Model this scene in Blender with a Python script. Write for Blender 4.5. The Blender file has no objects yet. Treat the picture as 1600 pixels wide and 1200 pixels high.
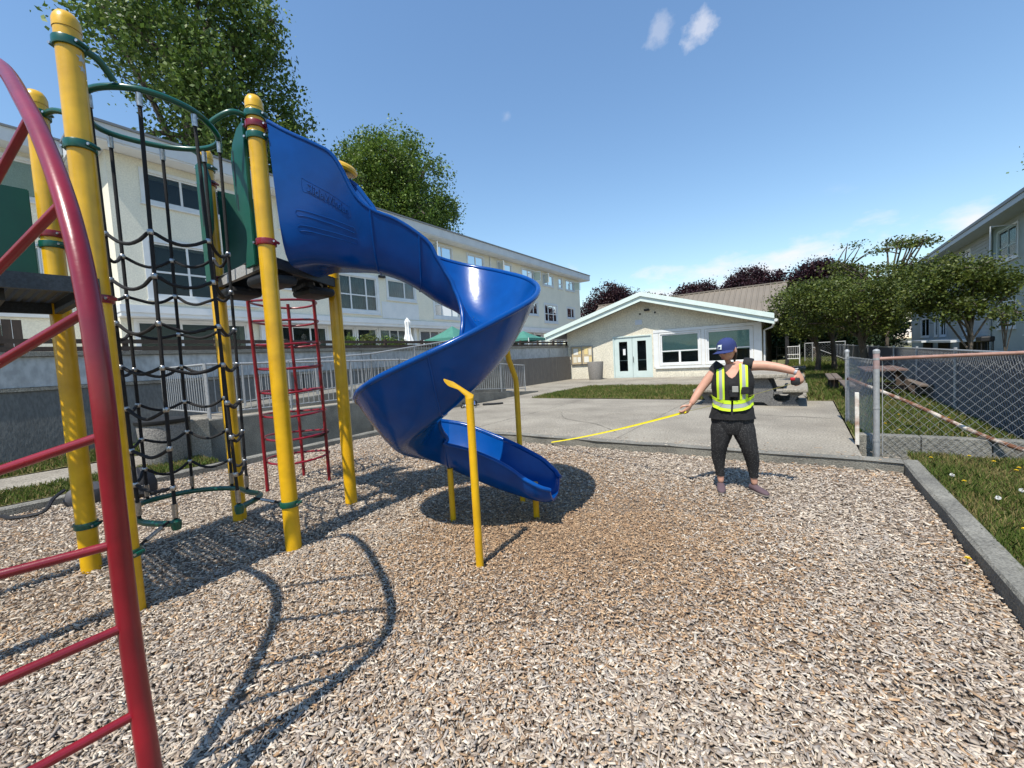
import bpy, bmesh, math, random
import numpy as np
from mathutils import Vector, Matrix
random.seed(7); RNG = np.random.default_rng(11)
R = math.radians
scene = bpy.context.scene
COL = scene.collection

# ------------------------------------------------------------------ camera
CAM_H, F_PX = 1.5, 645.0
pitch, roll, yaw = R(3.42), R(3.22), R(35.2)
fwd = Vector((-math.sin(yaw) * math.cos(pitch), math.cos(yaw) * math.cos(pitch), -math.sin(pitch)))
rgt = Vector((math.cos(yaw), math.sin(yaw), 0)); upv = rgt.cross(fwd)
rgt2 = rgt * math.cos(roll) - upv * math.sin(roll); up2 = rgt * math.sin(roll) + upv * math.cos(roll)
cd = bpy.data.cameras.new("camera"); cam = bpy.data.objects.new("camera", cd); COL.objects.link(cam)
cd.sensor_width = 36.0; cd.lens = 36.0 * F_PX / 1600.0; cd.clip_start = 0.05; cd.clip_end = 3000
m = Matrix((rgt2, up2, -fwd)).transposed().to_4x4(); m.translation = Vector((0, 0, CAM_H)); cam.matrix_world = m
scene.camera = cam

# ------------------------------------------------------------------ sun and sky
SUN_EL = R(59.5); SUN_FROM = Vector((0.10, -0.995))
sl = bpy.data.lights.new("sun", 'SUN'); sl.energy = 5.0; sl.angle = R(0.53); sl.color = (1.0, 0.94, 0.84)
so = bpy.data.objects.new("sun", sl); COL.objects.link(so)
sdir = Vector((SUN_FROM.x * math.cos(SUN_EL), SUN_FROM.y * math.cos(SUN_EL), math.sin(SUN_EL)))
so.rotation_euler = sdir.to_track_quat('Z', 'Y').to_euler(); so.location = (0, 0, 40)

world = bpy.data.worlds.new("World"); scene.world = world; world.use_nodes = True
nt = world.node_tree; nt.nodes.clear()
def wn(t, **k):
    n = nt.nodes.new(t)
    for a, b in k.items(): setattr(n, a, b)
    return n
def wmath(op, a, b=None, c=None, clamp=False):
    n = wn('ShaderNodeMath', operation=op, use_clamp=clamp)
    for i, v in enumerate((a, b, c)):
        if v is None: continue
        if isinstance(v, (int, float)): n.inputs[i].default_value = v
        else: nt.links.new(v, n.inputs[i])
    return n.outputs[0]
sky = wn('ShaderNodeTexSky', sky_type='NISHITA'); sky.sun_disc = False; sky.sun_elevation = SUN_EL
sky.sun_rotation = math.atan2(SUN_FROM.x, SUN_FROM.y); sky.air_density = 1.55; sky.dust_density = 0.0; sky.ozone_density = 6.0; sky.altitude = 50
tc = wn('ShaderNodeTexCoord'); sep = wn('ShaderNodeSeparateXYZ'); nt.links.new(tc.outputs['Generated'], sep.inputs[0])
# small fair-weather clouds: soft blobs broken up by noise, plus a cumulus band low over the horizon
nz = wn('ShaderNodeTexNoise'); nz.inputs['Scale'].default_value = 26; nz.inputs['Detail'].default_value = 9; nz.inputs['Roughness'].default_value = 0.62
nt.links.new(tc.outputs['Generated'], nz.inputs['Vector'])
def blob(d, rad, long_dir, stretch):
    d = Vector(d).normalized()
    v = wn('ShaderNodeVectorMath', operation='SUBTRACT'); nt.links.new(tc.outputs['Generated'], v.inputs[0]); v.inputs[1].default_value = d
    t = Vector(long_dir).normalized()
    dt = wn('ShaderNodeVectorMath', operation='DOT_PRODUCT'); nt.links.new(v.outputs[0], dt.inputs[0]); dt.inputs[1].default_value = t
    ln = wn('ShaderNodeVectorMath', operation='LENGTH'); nt.links.new(v.outputs[0], ln.inputs[0])
    l2 = wmath('MULTIPLY', ln.outputs['Value'], ln.outputs['Value']); a2 = wmath('MULTIPLY', dt.outputs['Value'], dt.outputs['Value'])
    e2 = wmath('SUBTRACT', l2, wmath('MULTIPLY', a2, 1 - 1 / stretch ** 2))
    e = wmath('DIVIDE', wmath('SQRT', wmath('MAXIMUM', e2, 0.0)), rad)
    e = wmath('ADD', e, wmath('MULTIPLY', wmath('SUBTRACT', nz.outputs['Fac'], 0.5), 3.4))
    return wmath('MULTIPLY', wmath('SUBTRACT', 1.25, e, clamp=True), 0.52)
diag = (0.50, 0.40, 0.71)
c1 = blob((-0.1391, 0.8216, 0.5529), 0.020, diag, 1.7); c2 = wmath('MULTIPLY', blob((-0.2051, 0.7981, 0.5665), 0.018, diag, 2.0), 0.55)
c3 = wmath('MULTIPLY', blob((-0.4858, 0.7214, 0.4935), 0.009, diag, 1.3), 0.3)
nb = wn('ShaderNodeTexNoise'); nb.inputs['Scale'].default_value = 5.5; nb.inputs['Detail'].default_value = 10; nb.inputs['Roughness'].default_value = 0.55
mp = wn('ShaderNodeMapping'); mp.inputs['Scale'].default_value = (1, 1, 2.2); mp.inputs['Location'].default_value = (0.35, 0.1, 0.2)
nt.links.new(tc.outputs['Generated'], mp.inputs[0]); nt.links.new(mp.outputs[0], nb.inputs['Vector'])
elv = sep.outputs['Z']
band = wmath('MULTIPLY', wmath('SUBTRACT', 0.285, elv, clamp=True), 9.0, clamp=True)
bcl = wmath('MULTIPLY', wmath('SUBTRACT', wmath('ADD', nb.outputs['Fac'], wmath('MULTIPLY', band, 0.22)), 0.665, clamp=True), 7.0, clamp=True)
bcl = wmath('MULTIPLY', wmath('MULTIPLY', bcl, band), 0.85)
fac = wmath('MAXIMUM', wmath('MAXIMUM', c1, c2), wmath('MAXIMUM', c3, bcl))
hs = wn('ShaderNodeHueSaturation'); hs.inputs['Saturation'].default_value = 1.03; nt.links.new(sky.outputs[0], hs.inputs['Color'])
mix = wn('ShaderNodeMixRGB'); nt.links.new(fac, mix.inputs[0]); nt.links.new(hs.outputs[0], mix.inputs[1]); mix.inputs[2].default_value = (5.6, 5.55, 5.8, 1)
bg = wn('ShaderNodeBackground'); bg.inputs['Strength'].default_value = 0.148; nt.links.new(mix.outputs[0], bg.inputs[0])
ow = wn('ShaderNodeOutputWorld'); nt.links.new(bg.outputs[0], ow.inputs[0])
scene.cycles.max_bounces = 6; scene.cycles.diffuse_bounces = 2; scene.cycles.glossy_bounces = 3; scene.cycles.transparent_max_bounces = 6
vs = scene.view_settings; vs.view_transform = 'Standard'; vs.look = 'None'; vs.gamma = 1; vs.exposure = 0.27; vs.use_curve_mapping = False

# ------------------------------------------------------------------ materials
MATS = {}
def mat(name, col, rough=0.6, col2=None, vscale=4.0, vdetail=4, vcon=0.5, bump=0.0, bscale=60.0, metal=0.0, spec=0.5, coat=0.0, stretch=None, speck=None):
    if name in MATS: return MATS[name]
    M = bpy.data.materials.new(name); M.use_nodes = True; t = M.node_tree; b = t.nodes['Principled BSDF']
    b.inputs['Roughness'].default_value = rough; b.inputs['Metallic'].default_value = metal
    b.inputs['Specular IOR Level'].default_value = spec; b.inputs['Coat Weight'].default_value = coat; b.inputs['Coat Roughness'].default_value = 0.15
    b.inputs['Base Color'].default_value = (*col, 1)
    geo = t.nodes.new('ShaderNodeNewGeometry'); vec = geo.outputs['Position']
    if stretch:
        mpn = t.nodes.new('ShaderNodeMapping'); mpn.inputs['Scale'].default_value = stretch; t.links.new(vec, mpn.inputs[0]); vec = mpn.outputs[0]
    last = None
    if col2 is not None:
        n = t.nodes.new('ShaderNodeTexNoise'); n.inputs['Scale'].default_value = vscale; n.inputs['Detail'].default_value = vdetail; n.inputs['Roughness'].default_value = 0.6; t.links.new(vec, n.inputs['Vector'])
        r = t.nodes.new('ShaderNodeMapRange'); r.inputs['From Min'].default_value = 0.5 - 0.25 * (1.001 - vcon); r.inputs['From Max'].default_value = 0.5 + 0.25 * (1.001 - vcon) + 0.08; t.links.new(n.outputs['Fac'], r.inputs[0])
        x = t.nodes.new('ShaderNodeMixRGB'); x.inputs[1].default_value = (*col, 1); x.inputs[2].default_value = (*col2, 1); t.links.new(r.outputs[0], x.inputs[0])
        last = x.outputs[0]
    if speck is not None:
        sc, sv = speck
        n = t.nodes.new('ShaderNodeTexNoise'); n.inputs['Scale'].default_value = sc; n.inputs['Detail'].default_value = 2; t.links.new(vec, n.inputs['Vector'])
        r = t.nodes.new('ShaderNodeMapRange'); r.inputs['From Min'].default_value = 0.35; r.inputs['From Max'].default_value = 0.65; r.inputs['To Min'].default_value = 1 - sv; r.inputs['To Max'].default_value = 1 + sv; t.links.new(n.outputs['Fac'], r.inputs[0])
        x = t.nodes.new('ShaderNodeVectorMath'); x.operation = 'SCALE'
        if last is None: x.inputs[0].default_value = col
        else: t.links.new(last, x.inputs[0])
        t.links.new(r.outputs[0], x.inputs['Scale']); last = x.outputs[0]
    if last is not None: t.links.new(last, b.inputs['Base Color'])
    if bump:
        n = t.nodes.new('ShaderNodeTexNoise'); n.inputs['Scale'].default_value = bscale; n.inputs['Detail'].default_value = 6; t.links.new(vec, n.inputs['Vector'])
        bp = t.nodes.new('ShaderNodeBump'); bp.inputs['Strength'].default_value = bump; bp.inputs['Distance'].default_value = 0.02; t.links.new(n.outputs['Fac'], bp.inputs['Height']); t.links.new(bp.outputs[0], b.inputs['Normal'])
    MATS[name] = M; return M
def attrmat(name, rough=0.7, trans=0.0, spec=0.3, noise=None):
    M = bpy.data.materials.new(name); M.use_nodes = True; t = M.node_tree; b = t.nodes['Principled BSDF']
    a = t.nodes.new('ShaderNodeAttribute'); a.attribute_name = 'Col'; t.links.new(a.outputs['Color'], b.inputs['Base Color'])
    b.inputs['Roughness'].default_value = rough; b.inputs['Specular IOR Level'].default_value = spec
    if trans:
        tr = t.nodes.new('ShaderNodeBsdfTranslucent'); t.links.new(a.outputs['Color'], tr.inputs[0])
        mx = t.nodes.new('ShaderNodeMixShader'); mx.inputs[0].default_value = trans
        t.links.new(b.outputs[0], mx.inputs[1]); t.links.new(tr.outputs[0], mx.inputs[2]); t.links.new(mx.outputs[0], t.nodes['Material Output'].inputs[0])
    MATS[name] = M; return M
def glassmat(name, tint=(0.55, 0.62, 0.62), refl=1.0):
    M = bpy.data.materials.new(name); M.use_nodes = True; t = M.node_tree; t.nodes.clear()
    o = t.nodes.new('ShaderNodeOutputMaterial'); tr = t.nodes.new('ShaderNodeBsdfTransparent'); tr.inputs[0].default_value = (*tint, 1)
    g = t.nodes.new('ShaderNodeBsdfGlossy'); g.inputs['Roughness'].default_value = 0.03; g.inputs[0].default_value = (0.7, 0.75, 0.78, 1)
    f = t.nodes.new('ShaderNodeFresnel'); f.inputs[0].default_value = 1.38
    mx = t.nodes.new('ShaderNodeMixShader'); t.links.new(f.outputs[0], mx.inputs[0]); t.links.new(tr.outputs[0], mx.inputs[1]); t.links.new(g.outputs[0], mx.inputs[2]); t.links.new(mx.outputs[0], o.inputs[0])
    MATS[name] = M; return M

YEL = mat('yellow_paint', (0.70, 0.40, 0.004), 0.34, col2=(0.62, 0.335, 0.004), vscale=3, coat=0.25, bump=0.05, bscale=30, speck=(7, 0.10))
RED = mat('red_paint', (0.225, 0.004, 0.012), 0.32, col2=(0.17, 0.004, 0.012), vscale=3, coat=0.3, bump=0.05, bscale=30, speck=(9, 0.12))
GRN = mat('green_paint', (0.0, 0.075, 0.045), 0.32, coat=0.3)
GRNP = mat('green_plastic', (0.002, 0.085, 0.052), 0.4, col2=(0.002, 0.07, 0.045), vscale=6)
BLU = mat('blue_plastic', (0.0005, 0.050, 0.235), 0.2, col2=(0.001, 0.062, 0.265), vscale=2.2, vdetail=8, vcon=0.3, spec=0.3, bump=0.05, bscale=12, speck=(5, 0.09))
ROPE = mat('black_rope', (0.008, 0.008, 0.009), 0.75, bump=0.5, bscale=300)
ALU = mat('aluminium', (0.42, 0.42, 0.42), 0.38, metal=1.0, speck=(60, 0.2))
BLK = mat('black_rubber', (0.012, 0.012, 0.013), 0.55, speck=(60, 0.3))
DECK = mat('deck_coating', (0.028, 0.036, 0.044), 0.5, speck=(80, 0.3))
EDGE = mat('grey_deck_edge', (0.36, 0.36, 0.35), 0.6, speck=(50, 0.15))
STUC = mat('stucco_cream', (0.80, 0.76, 0.62), 0.9, col2=(0.73, 0.70, 0.575), vscale=1.2, bump=0.5, bscale=35, speck=(25, 0.07))
STUCW = mat('stucco_warm', (0.69, 0.645, 0.52), 0.92, col2=(0.60, 0.56, 0.45), vscale=2.0, bump=0.9, bscale=22, speck=(14, 0.14))
WHT = mat('white_paint', (0.72, 0.73, 0.72), 0.5, col2=(0.64, 0.66, 0.66), vscale=2.5)
TRIM = mat('pale_teal_paint', (0.66, 0.75, 0.70), 0.5, col2=(0.58, 0.69, 0.64), vscale=2.5)
DOORP = mat('pale_blue_door_paint', (0.56, 0.65, 0.62), 0.45, col2=(0.50, 0.6, 0.57), vscale=3)
GLASS = glassmat('window_glass', (0.82, 0.88, 0.87))
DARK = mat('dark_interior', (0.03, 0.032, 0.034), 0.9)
CURT = mat('pale_curtain', (0.26, 0.27, 0.26), 0.9, col2=(0.19, 0.2, 0.195), vscale=3)
BLIND = mat('green_blind', (0.46, 0.60, 0.53), 0.7)
CONC = mat('concrete', (0.31, 0.28, 0.225), 0.92, col2=(0.19, 0.168, 0.133), vscale=0.75, vdetail=12, vcon=0.5, bump=0.5, bscale=60, speck=(42, 0.32))
CONCD = mat('weathered_concrete', (0.23, 0.22, 0.185), 0.92, col2=(0.115, 0.11, 0.095), vscale=2.6, vdetail=8, vcon=0.4, bump=0.6, bscale=55, speck=(70, 0.28))
WALLD = mat('dark_concrete_panel', (0.165, 0.165, 0.155), 0.9, col2=(0.11, 0.11, 0.105), vscale=0.9, vdetail=8, bump=0.3, bscale=40, stretch=(1, 1, 0.35), speck=(30, 0.15))
WALLW = mat('worn_white_wall', (0.50, 0.51, 0.50), 0.9, col2=(0.33, 0.34, 0.335), vscale=0.9, vdetail=9, bump=0.3, bscale=30, stretch=(1, 1, 0.5), speck=(12, 0.15))
AGG = mat('exposed_aggregate', (0.30, 0.28, 0.25), 0.9, col2=(0.16, 0.15, 0.14), vscale=45, vdetail=2, vcon=0.75, bump=1.0, bscale=60)
GALV = mat('galvanised_steel', (0.40, 0.405, 0.40), 0.55, col2=(0.31, 0.315, 0.315), vscale=25, metal=0.35)
RUST = mat('rusty_pipe', (0.15, 0.06, 0.027), 0.8, col2=(0.56, 0.51, 0.43), vscale=6.5, vdetail=8, vcon=0.85)
RUSTR = mat('rust_pink_rail', (0.34, 0.20, 0.16), 0.75, col2=(0.24, 0.12, 0.08), vscale=10)
WOODD = mat('dark_wood', (0.07, 0.048, 0.034), 0.85, col2=(0.045, 0.032, 0.024), vscale=5, stretch=(3, 3, 0.4))
WOODG = mat('weathered_fence_wood', (0.17, 0.155, 0.135), 0.9, col2=(0.11, 0.10, 0.09), vscale=6, stretch=(5, 5, 0.5))
BARK = mat('bark', (0.10, 0.08, 0.06), 0.95, col2=(0.05, 0.04, 0.03), vscale=9, bump=0.8, bscale=25, stretch=(1, 1, 0.3))
FASC = mat('grey_white_fascia', (0.62, 0.64, 0.64), 0.6, col2=(0.54, 0.56, 0.57), vscale=1.5)
ROOFM = mat('grey_roof_metal', (0.20, 0.21, 0.22), 0.6)
BRNM = mat('brown_metal_roof', (0.195, 0.165, 0.128), 0.55, col2=(0.17, 0.145, 0.112), vscale=0.8)
SIDING = mat('blue_grey_siding', (0.37, 0.385, 0.365), 0.7, col2=(0.32, 0.335, 0.32), vscale=1.5)
STUCB = mat('blue_grey_stucco', (0.40, 0.44, 0.41), 0.9, col2=(0.35, 0.39, 0.365), vscale=1.2, bump=0.3, bscale=40)
SLATM = mat('navy_privacy_slat', (0.035, 0.045, 0.075), 0.5, col2=(0.05, 0.055, 0.085), vscale=6)
LEAFM = attrmat('leaf', 0.5, 0.28, 0.35)
GRASSM = attrmat('grass_blade', 0.65, 0.25, 0.2)
CHIPM = attrmat('wood_chip', 0.85, 0.0, 0.2)

# ------------------------------------------------------------------ mesh helpers
ORG = {}
def tag(o, label=None, cat=None, group=None, kind=None):
    if label: o['label'] = label
    if cat: o['category'] = cat
    if group: o['group'] = group
    if kind: o['kind'] = kind
    return o
def empty(name, loc, label, cat, group=None):
    o = bpy.data.objects.new(name, None); COL.objects.link(o); o.location = loc; o.empty_display_size = 0.2
    ORG[o.name] = Vector(loc); return tag(o, label, cat, group)
def link(name, me, parent=None, loc=(0, 0, 0)):
    o = bpy.data.objects.new(name, me); COL.objects.link(o); o.location = loc
    if parent: o.parent = parent
    return o
class MB:
    def __init__(s): s.v = []; s.f = []; s.M = None
    def add(s, vs_, fs_):
        k = len(s.v)
        if s.M is not None: vs_ = [tuple(s.M @ Vector(p)) for p in vs_]
        s.v.extend([tuple(p) for p in vs_]); s.f.extend([tuple(i + k for i in f) for f in fs_]); return s
    def box(s, x0, x1, y0, y1, z0, z1):
        return s.add([(x0, y0, z0), (x1, y0, z0), (x1, y1, z0), (x0, y1, z0), (x0, y0, z1), (x1, y0, z1), (x1, y1, z1), (x0, y1, z1)],
                     [(0, 3, 2, 1), (4, 5, 6, 7), (0, 1, 5, 4), (1, 2, 6, 5), (2, 3, 7, 6), (3, 0, 4, 7)])
    def cbox(s, c, d): return s.box(c[0] - d[0] / 2, c[0] + d[0] / 2, c[1] - d[1] / 2, c[1] + d[1] / 2, c[2] - d[2] / 2, c[2] + d[2] / 2)
    def bbox(s, c, d, b=0.01):
        """box with chamfered edges"""
        bm = bmesh.new(); bmesh.ops.create_cube(bm, size=1.0)
        for v in bm.verts: v.co = Vector((v.co.x * d[0], v.co.y * d[1], v.co.z * d[2])) + Vector(c)
        bmesh.ops.bevel(bm, geom=bm.edges[:], offset=b, segments=2, affect='EDGES', profile=0.5)
        bm.verts.index_update(); r = s.add([tuple(v.co) for v in bm.verts], [tuple(v.index for v in f.verts) for f in bm.faces]); bm.free(); return r
    def prism(s, poly, z0, z1):
        n = len(poly); vv = [(x, y, z0) for x, y in poly] + [(x, y, z1) for x, y in poly]
        return s.add(vv, [tuple(range(n))[::-1], tuple(range(n, 2 * n))] + [(i, (i + 1) % n, n + (i + 1) % n, n + i) for i in range(n)])
    def extr(s, poly3, off):
        n = len(poly3); off = Vector(off); vv = [tuple(p) for p in poly3] + [tuple(Vector(p) + off) for p in poly3]
        return s.add(vv, [tuple(range(n)), tuple(range(n, 2 * n))[::-1]] + [(i, n + i, n + (i + 1) % n, (i + 1) % n) for i in range(n)])
    def tube(s, pts, r, n=10, closed=False, caps=True, rx=None):
        pts = [Vector(p) for p in pts]; m_ = len(pts)
        rs = r if isinstance(r, (list, tuple)) else [r] * m_
        tang = []
        for i in range(m_):
            a = pts[(i - 1) % m_] if (closed or i > 0) else pts[i]; b = pts[(i + 1) % m_] if (closed or i < m_ - 1) else pts[i]
            t = (b - a); tang.append(t.normalized() if t.length > 1e-9 else Vector((0, 0, 1)))
        ref = Vector((0, 0, 1)) if abs(tang[0].z) < 0.9 else Vector((1, 0, 0))
        nrm = (ref - tang[0] * ref.dot(tang[0])).normalized(); vs_ = []
        for i in range(m_):
            if i: nrm = (nrm - tang[i] * nrm.dot(tang[i])).normalized()
            bn = tang[i].cross(nrm)
            for k in range(n):
                a = 2 * math.pi * k / n; vs_.append(tuple(pts[i] + (nrm * math.cos(a) + bn * math.sin(a)) * rs[i]))
        fs_ = []
        for i in range(m_ if closed else m_ - 1):
            j = (i + 1) % m_
            for k in range(n): fs_.append((i * n + k, i * n + (k + 1) % n, j * n + (k + 1) % n, j * n + k))
        if caps and not closed: fs_ += [tuple(range(n))[::-1], tuple(range((m_ - 1) * n, m_ * n))]
        return s.add(vs_, fs_)
    def lathe(s, prof, c=(0, 0, 0), n=24):
        vs_ = []; m_ = len(prof)
        for r_, z in prof:
            for k in range(n):
                a = 2 * math.pi * k / n; vs_.append((c[0] + r_ * math.cos(a), c[1] + r_ * math.sin(a), c[2] + z))
        fs_ = [(i * n + k, i * n + (k + 1) % n, (i + 1) * n + (k + 1) % n, (i + 1) * n + k) for i in range(m_ - 1) for k in range(n)]
        fs_ += [tuple(range(n))[::-1], tuple(range((m_ - 1) * n, m_ * n))]
        return s.add(vs_, fs_)
    def loft(s, rings, closed_ring=True, caps=True):
        n = len(rings[0]); vs_ = [p for r_ in rings for p in r_]; fs_ = []
        for i in range(len(rings) - 1):
            for k in range(n if closed_ring else n - 1): fs_.append((i * n + k, i * n + (k + 1) % n, (i + 1) * n + (k + 1) % n, (i + 1) * n + k))
        if caps and closed_ring: fs_ += [tuple(range(n))[::-1], tuple(range((len(rings) - 1) * n, len(rings) * n))]
        return s.add(vs_, fs_)
    def mesh(s, name, mt, off=None, smooth=False):
        vv = np.array(s.v, dtype=float).reshape(-1, 3)
        if off is not None: vv = vv - np.array(off)
        me = bpy.data.meshes.new(name); me.from_pydata(vv.tolist(), [], s.f); me.update()
        if mt: me.materials.append(mt)
        if smooth:
            me.polygons.foreach_set('use_smooth', [True] * len(me.polygons)); me.set_sharp_from_angle(angle=R(38))
        return me
    def build(s, name, mt, parent=None, origin=None, smooth=False):
        if parent is not None:
            root = parent
            off = ORG[root.name]
            o = link(name, s.mesh(name, mt, off, smooth), parent); ORG[o.name] = off; return o
        if origin is None: origin = (0, 0, 0)
        o = link(name, s.mesh(name, mt, origin, smooth), None, origin); ORG[o.name] = Vector(origin); return o
def ellipse_ring(c, rx, ry, n=20, ax=(1, 0, 0), ay=(0, 1, 0)):
    c = Vector(c); ax = Vector(ax); ay = Vector(ay)
    return [tuple(c + ax * rx * math.cos(2 * math.pi * k / n) + ay * ry * math.sin(2 * math.pi * k / n)) for k in range(n)]
def catmull(P, per=8, closed=False):
    P = [Vector(p) if not isinstance(p, Vector) else p for p in P]; n = len(P); out = []
    for i in range(n if closed else n - 1):
        p0 = P[(i - 1) % n] if (closed or i > 0) else P[0] * 2 - P[1]; p1 = P[i]; p2 = P[(i + 1) % n]; p3 = P[(i + 2) % n] if (closed or i < n - 2) else P[-1] * 2 - P[-2]
        for k in range(per):
            t = k / per
            out.append(0.5 * ((2 * p1) + (p2 - p0) * t + (2 * p0 - 5 * p1 + 4 * p2 - p3) * t * t + (3 * p1 - p0 - 3 * p2 + p3) * t ** 3))
    if not closed: out.append(P[-1].copy())
    return out
def np_mesh(name, verts, faces_flat, nper, colors, mt):
    """fast mesh: verts (N,3), faces as flat index array with nper verts per face, per-vertex colours"""
    me = bpy.data.meshes.new(name); nv = len(verts); nf = len(faces_flat) // nper
    me.vertices.add(nv); me.vertices.foreach_set('co', verts.astype(np.float32).ravel())
    me.loops.add(nf * nper); me.loops.foreach_set('vertex_index', faces_flat.astype(np.int32))
    me.polygons.add(nf); me.polygons.foreach_set('loop_start', np.arange(0, nf * nper, nper, dtype=np.int32))
    me.update(calc_edges=True)
    if colors is not None:
        a = me.attributes.new('Col', 'FLOAT_COLOR', 'POINT'); c4 = np.ones((nv, 4), np.float32); c4[:, :3] = colors; a.data.foreach_set('color', c4.ravel())
    me.materials.append(mt); me.validate(); return me
def vnoise(x, y, seed=0):
    """cheap smooth 2-D value noise on arrays"""
    r = np.random.default_rng(seed).random((64, 64)); xi = np.floor(x).astype(int); yi = np.floor(y).astype(int); fx = x - xi; fy = y - yi
    fx = fx * fx * (3 - 2 * fx); fy = fy * fy * (3 - 2 * fy); g = lambda a, b: r[a % 64, b % 64]
    return (g(xi, yi) * (1 - fx) + g(xi + 1, yi) * fx) * (1 - fy) + (g(xi, yi + 1) * (1 - fx) + g(xi + 1, yi + 1) * fx) * fy
# ================================================================== GROUND
def struct(name, mb, mt, smooth=False, parent=None):
    o = mb.build(name, mt, parent, smooth=smooth)
    if parent is None: o['kind'] = 'structure'
    return o
SOIL = mat('soil_and_thatch', (0.085, 0.075, 0.04), 0.95, col2=(0.055, 0.065, 0.02), vscale=1.6, vdetail=8, bump=0.8, bscale=40, speck=(60, 0.35))
LAWNM = mat('lawn_thatch', (0.115, 0.12, 0.035), 0.95, col2=(0.20, 0.165, 0.07), vscale=1.1, vdetail=8, vcon=0.4, bump=0.9, bscale=60, speck=(55, 0.4))
struct('ground', MB().add([(-900, -900, -0.2), (900, -900, -0.2), (900, 900, -0.2), (-900, 900, -0.2)], [(0, 1, 2, 3)]), SOIL)
CHIPG = mat('chip_bed_fines', (0.17, 0.125, 0.088), 0.95, col2=(0.26, 0.205, 0.15), vscale=38, vdetail=5, vcon=0.6, bump=1.0, bscale=70, speck=(120, 0.4))
KX0, KX1, KY1 = -7.62, 0.91, 6.13      # inner faces of the concrete border
def chipz(x, y): return -0.045 * np.exp(-((x + 2.0) ** 2 + (y - 3.55) ** 2) / 0.5) - 0.03 * np.exp(-((x + 3.9) ** 2 + (y - 1.2) ** 2) / 0.35) + 0.018 * (vnoise(x * 1.3 + 40, y * 1.3 + 40, 3) - 0.5) * 2 + 0.01 * (vnoise(x * 4 + 9, y * 4 + 9, 5) - 0.5) * 2
gx = np.linspace(KX0 - 0.02, KX1 + 0.02, 100); gy = np.linspace(-3.0, KY1 + 0.02, 100); GX, GY = np.meshgrid(gx, gy)
V = np.stack([GX.ravel(), GY.ravel(), chipz(GX, GY).ravel() - 0.012], 1)
idx = np.arange(99 * 99); r_, c_ = idx // 99, idx % 99; a_ = r_ * 100 + c_
F_ = np.stack([a_, a_ + 1, a_ + 101, a_ + 100], 1).ravel()
o = link('chip_bed', np_mesh('chip_bed', V, F_, 4, None, CHIPG)); o['kind'] = 'structure'

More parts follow.
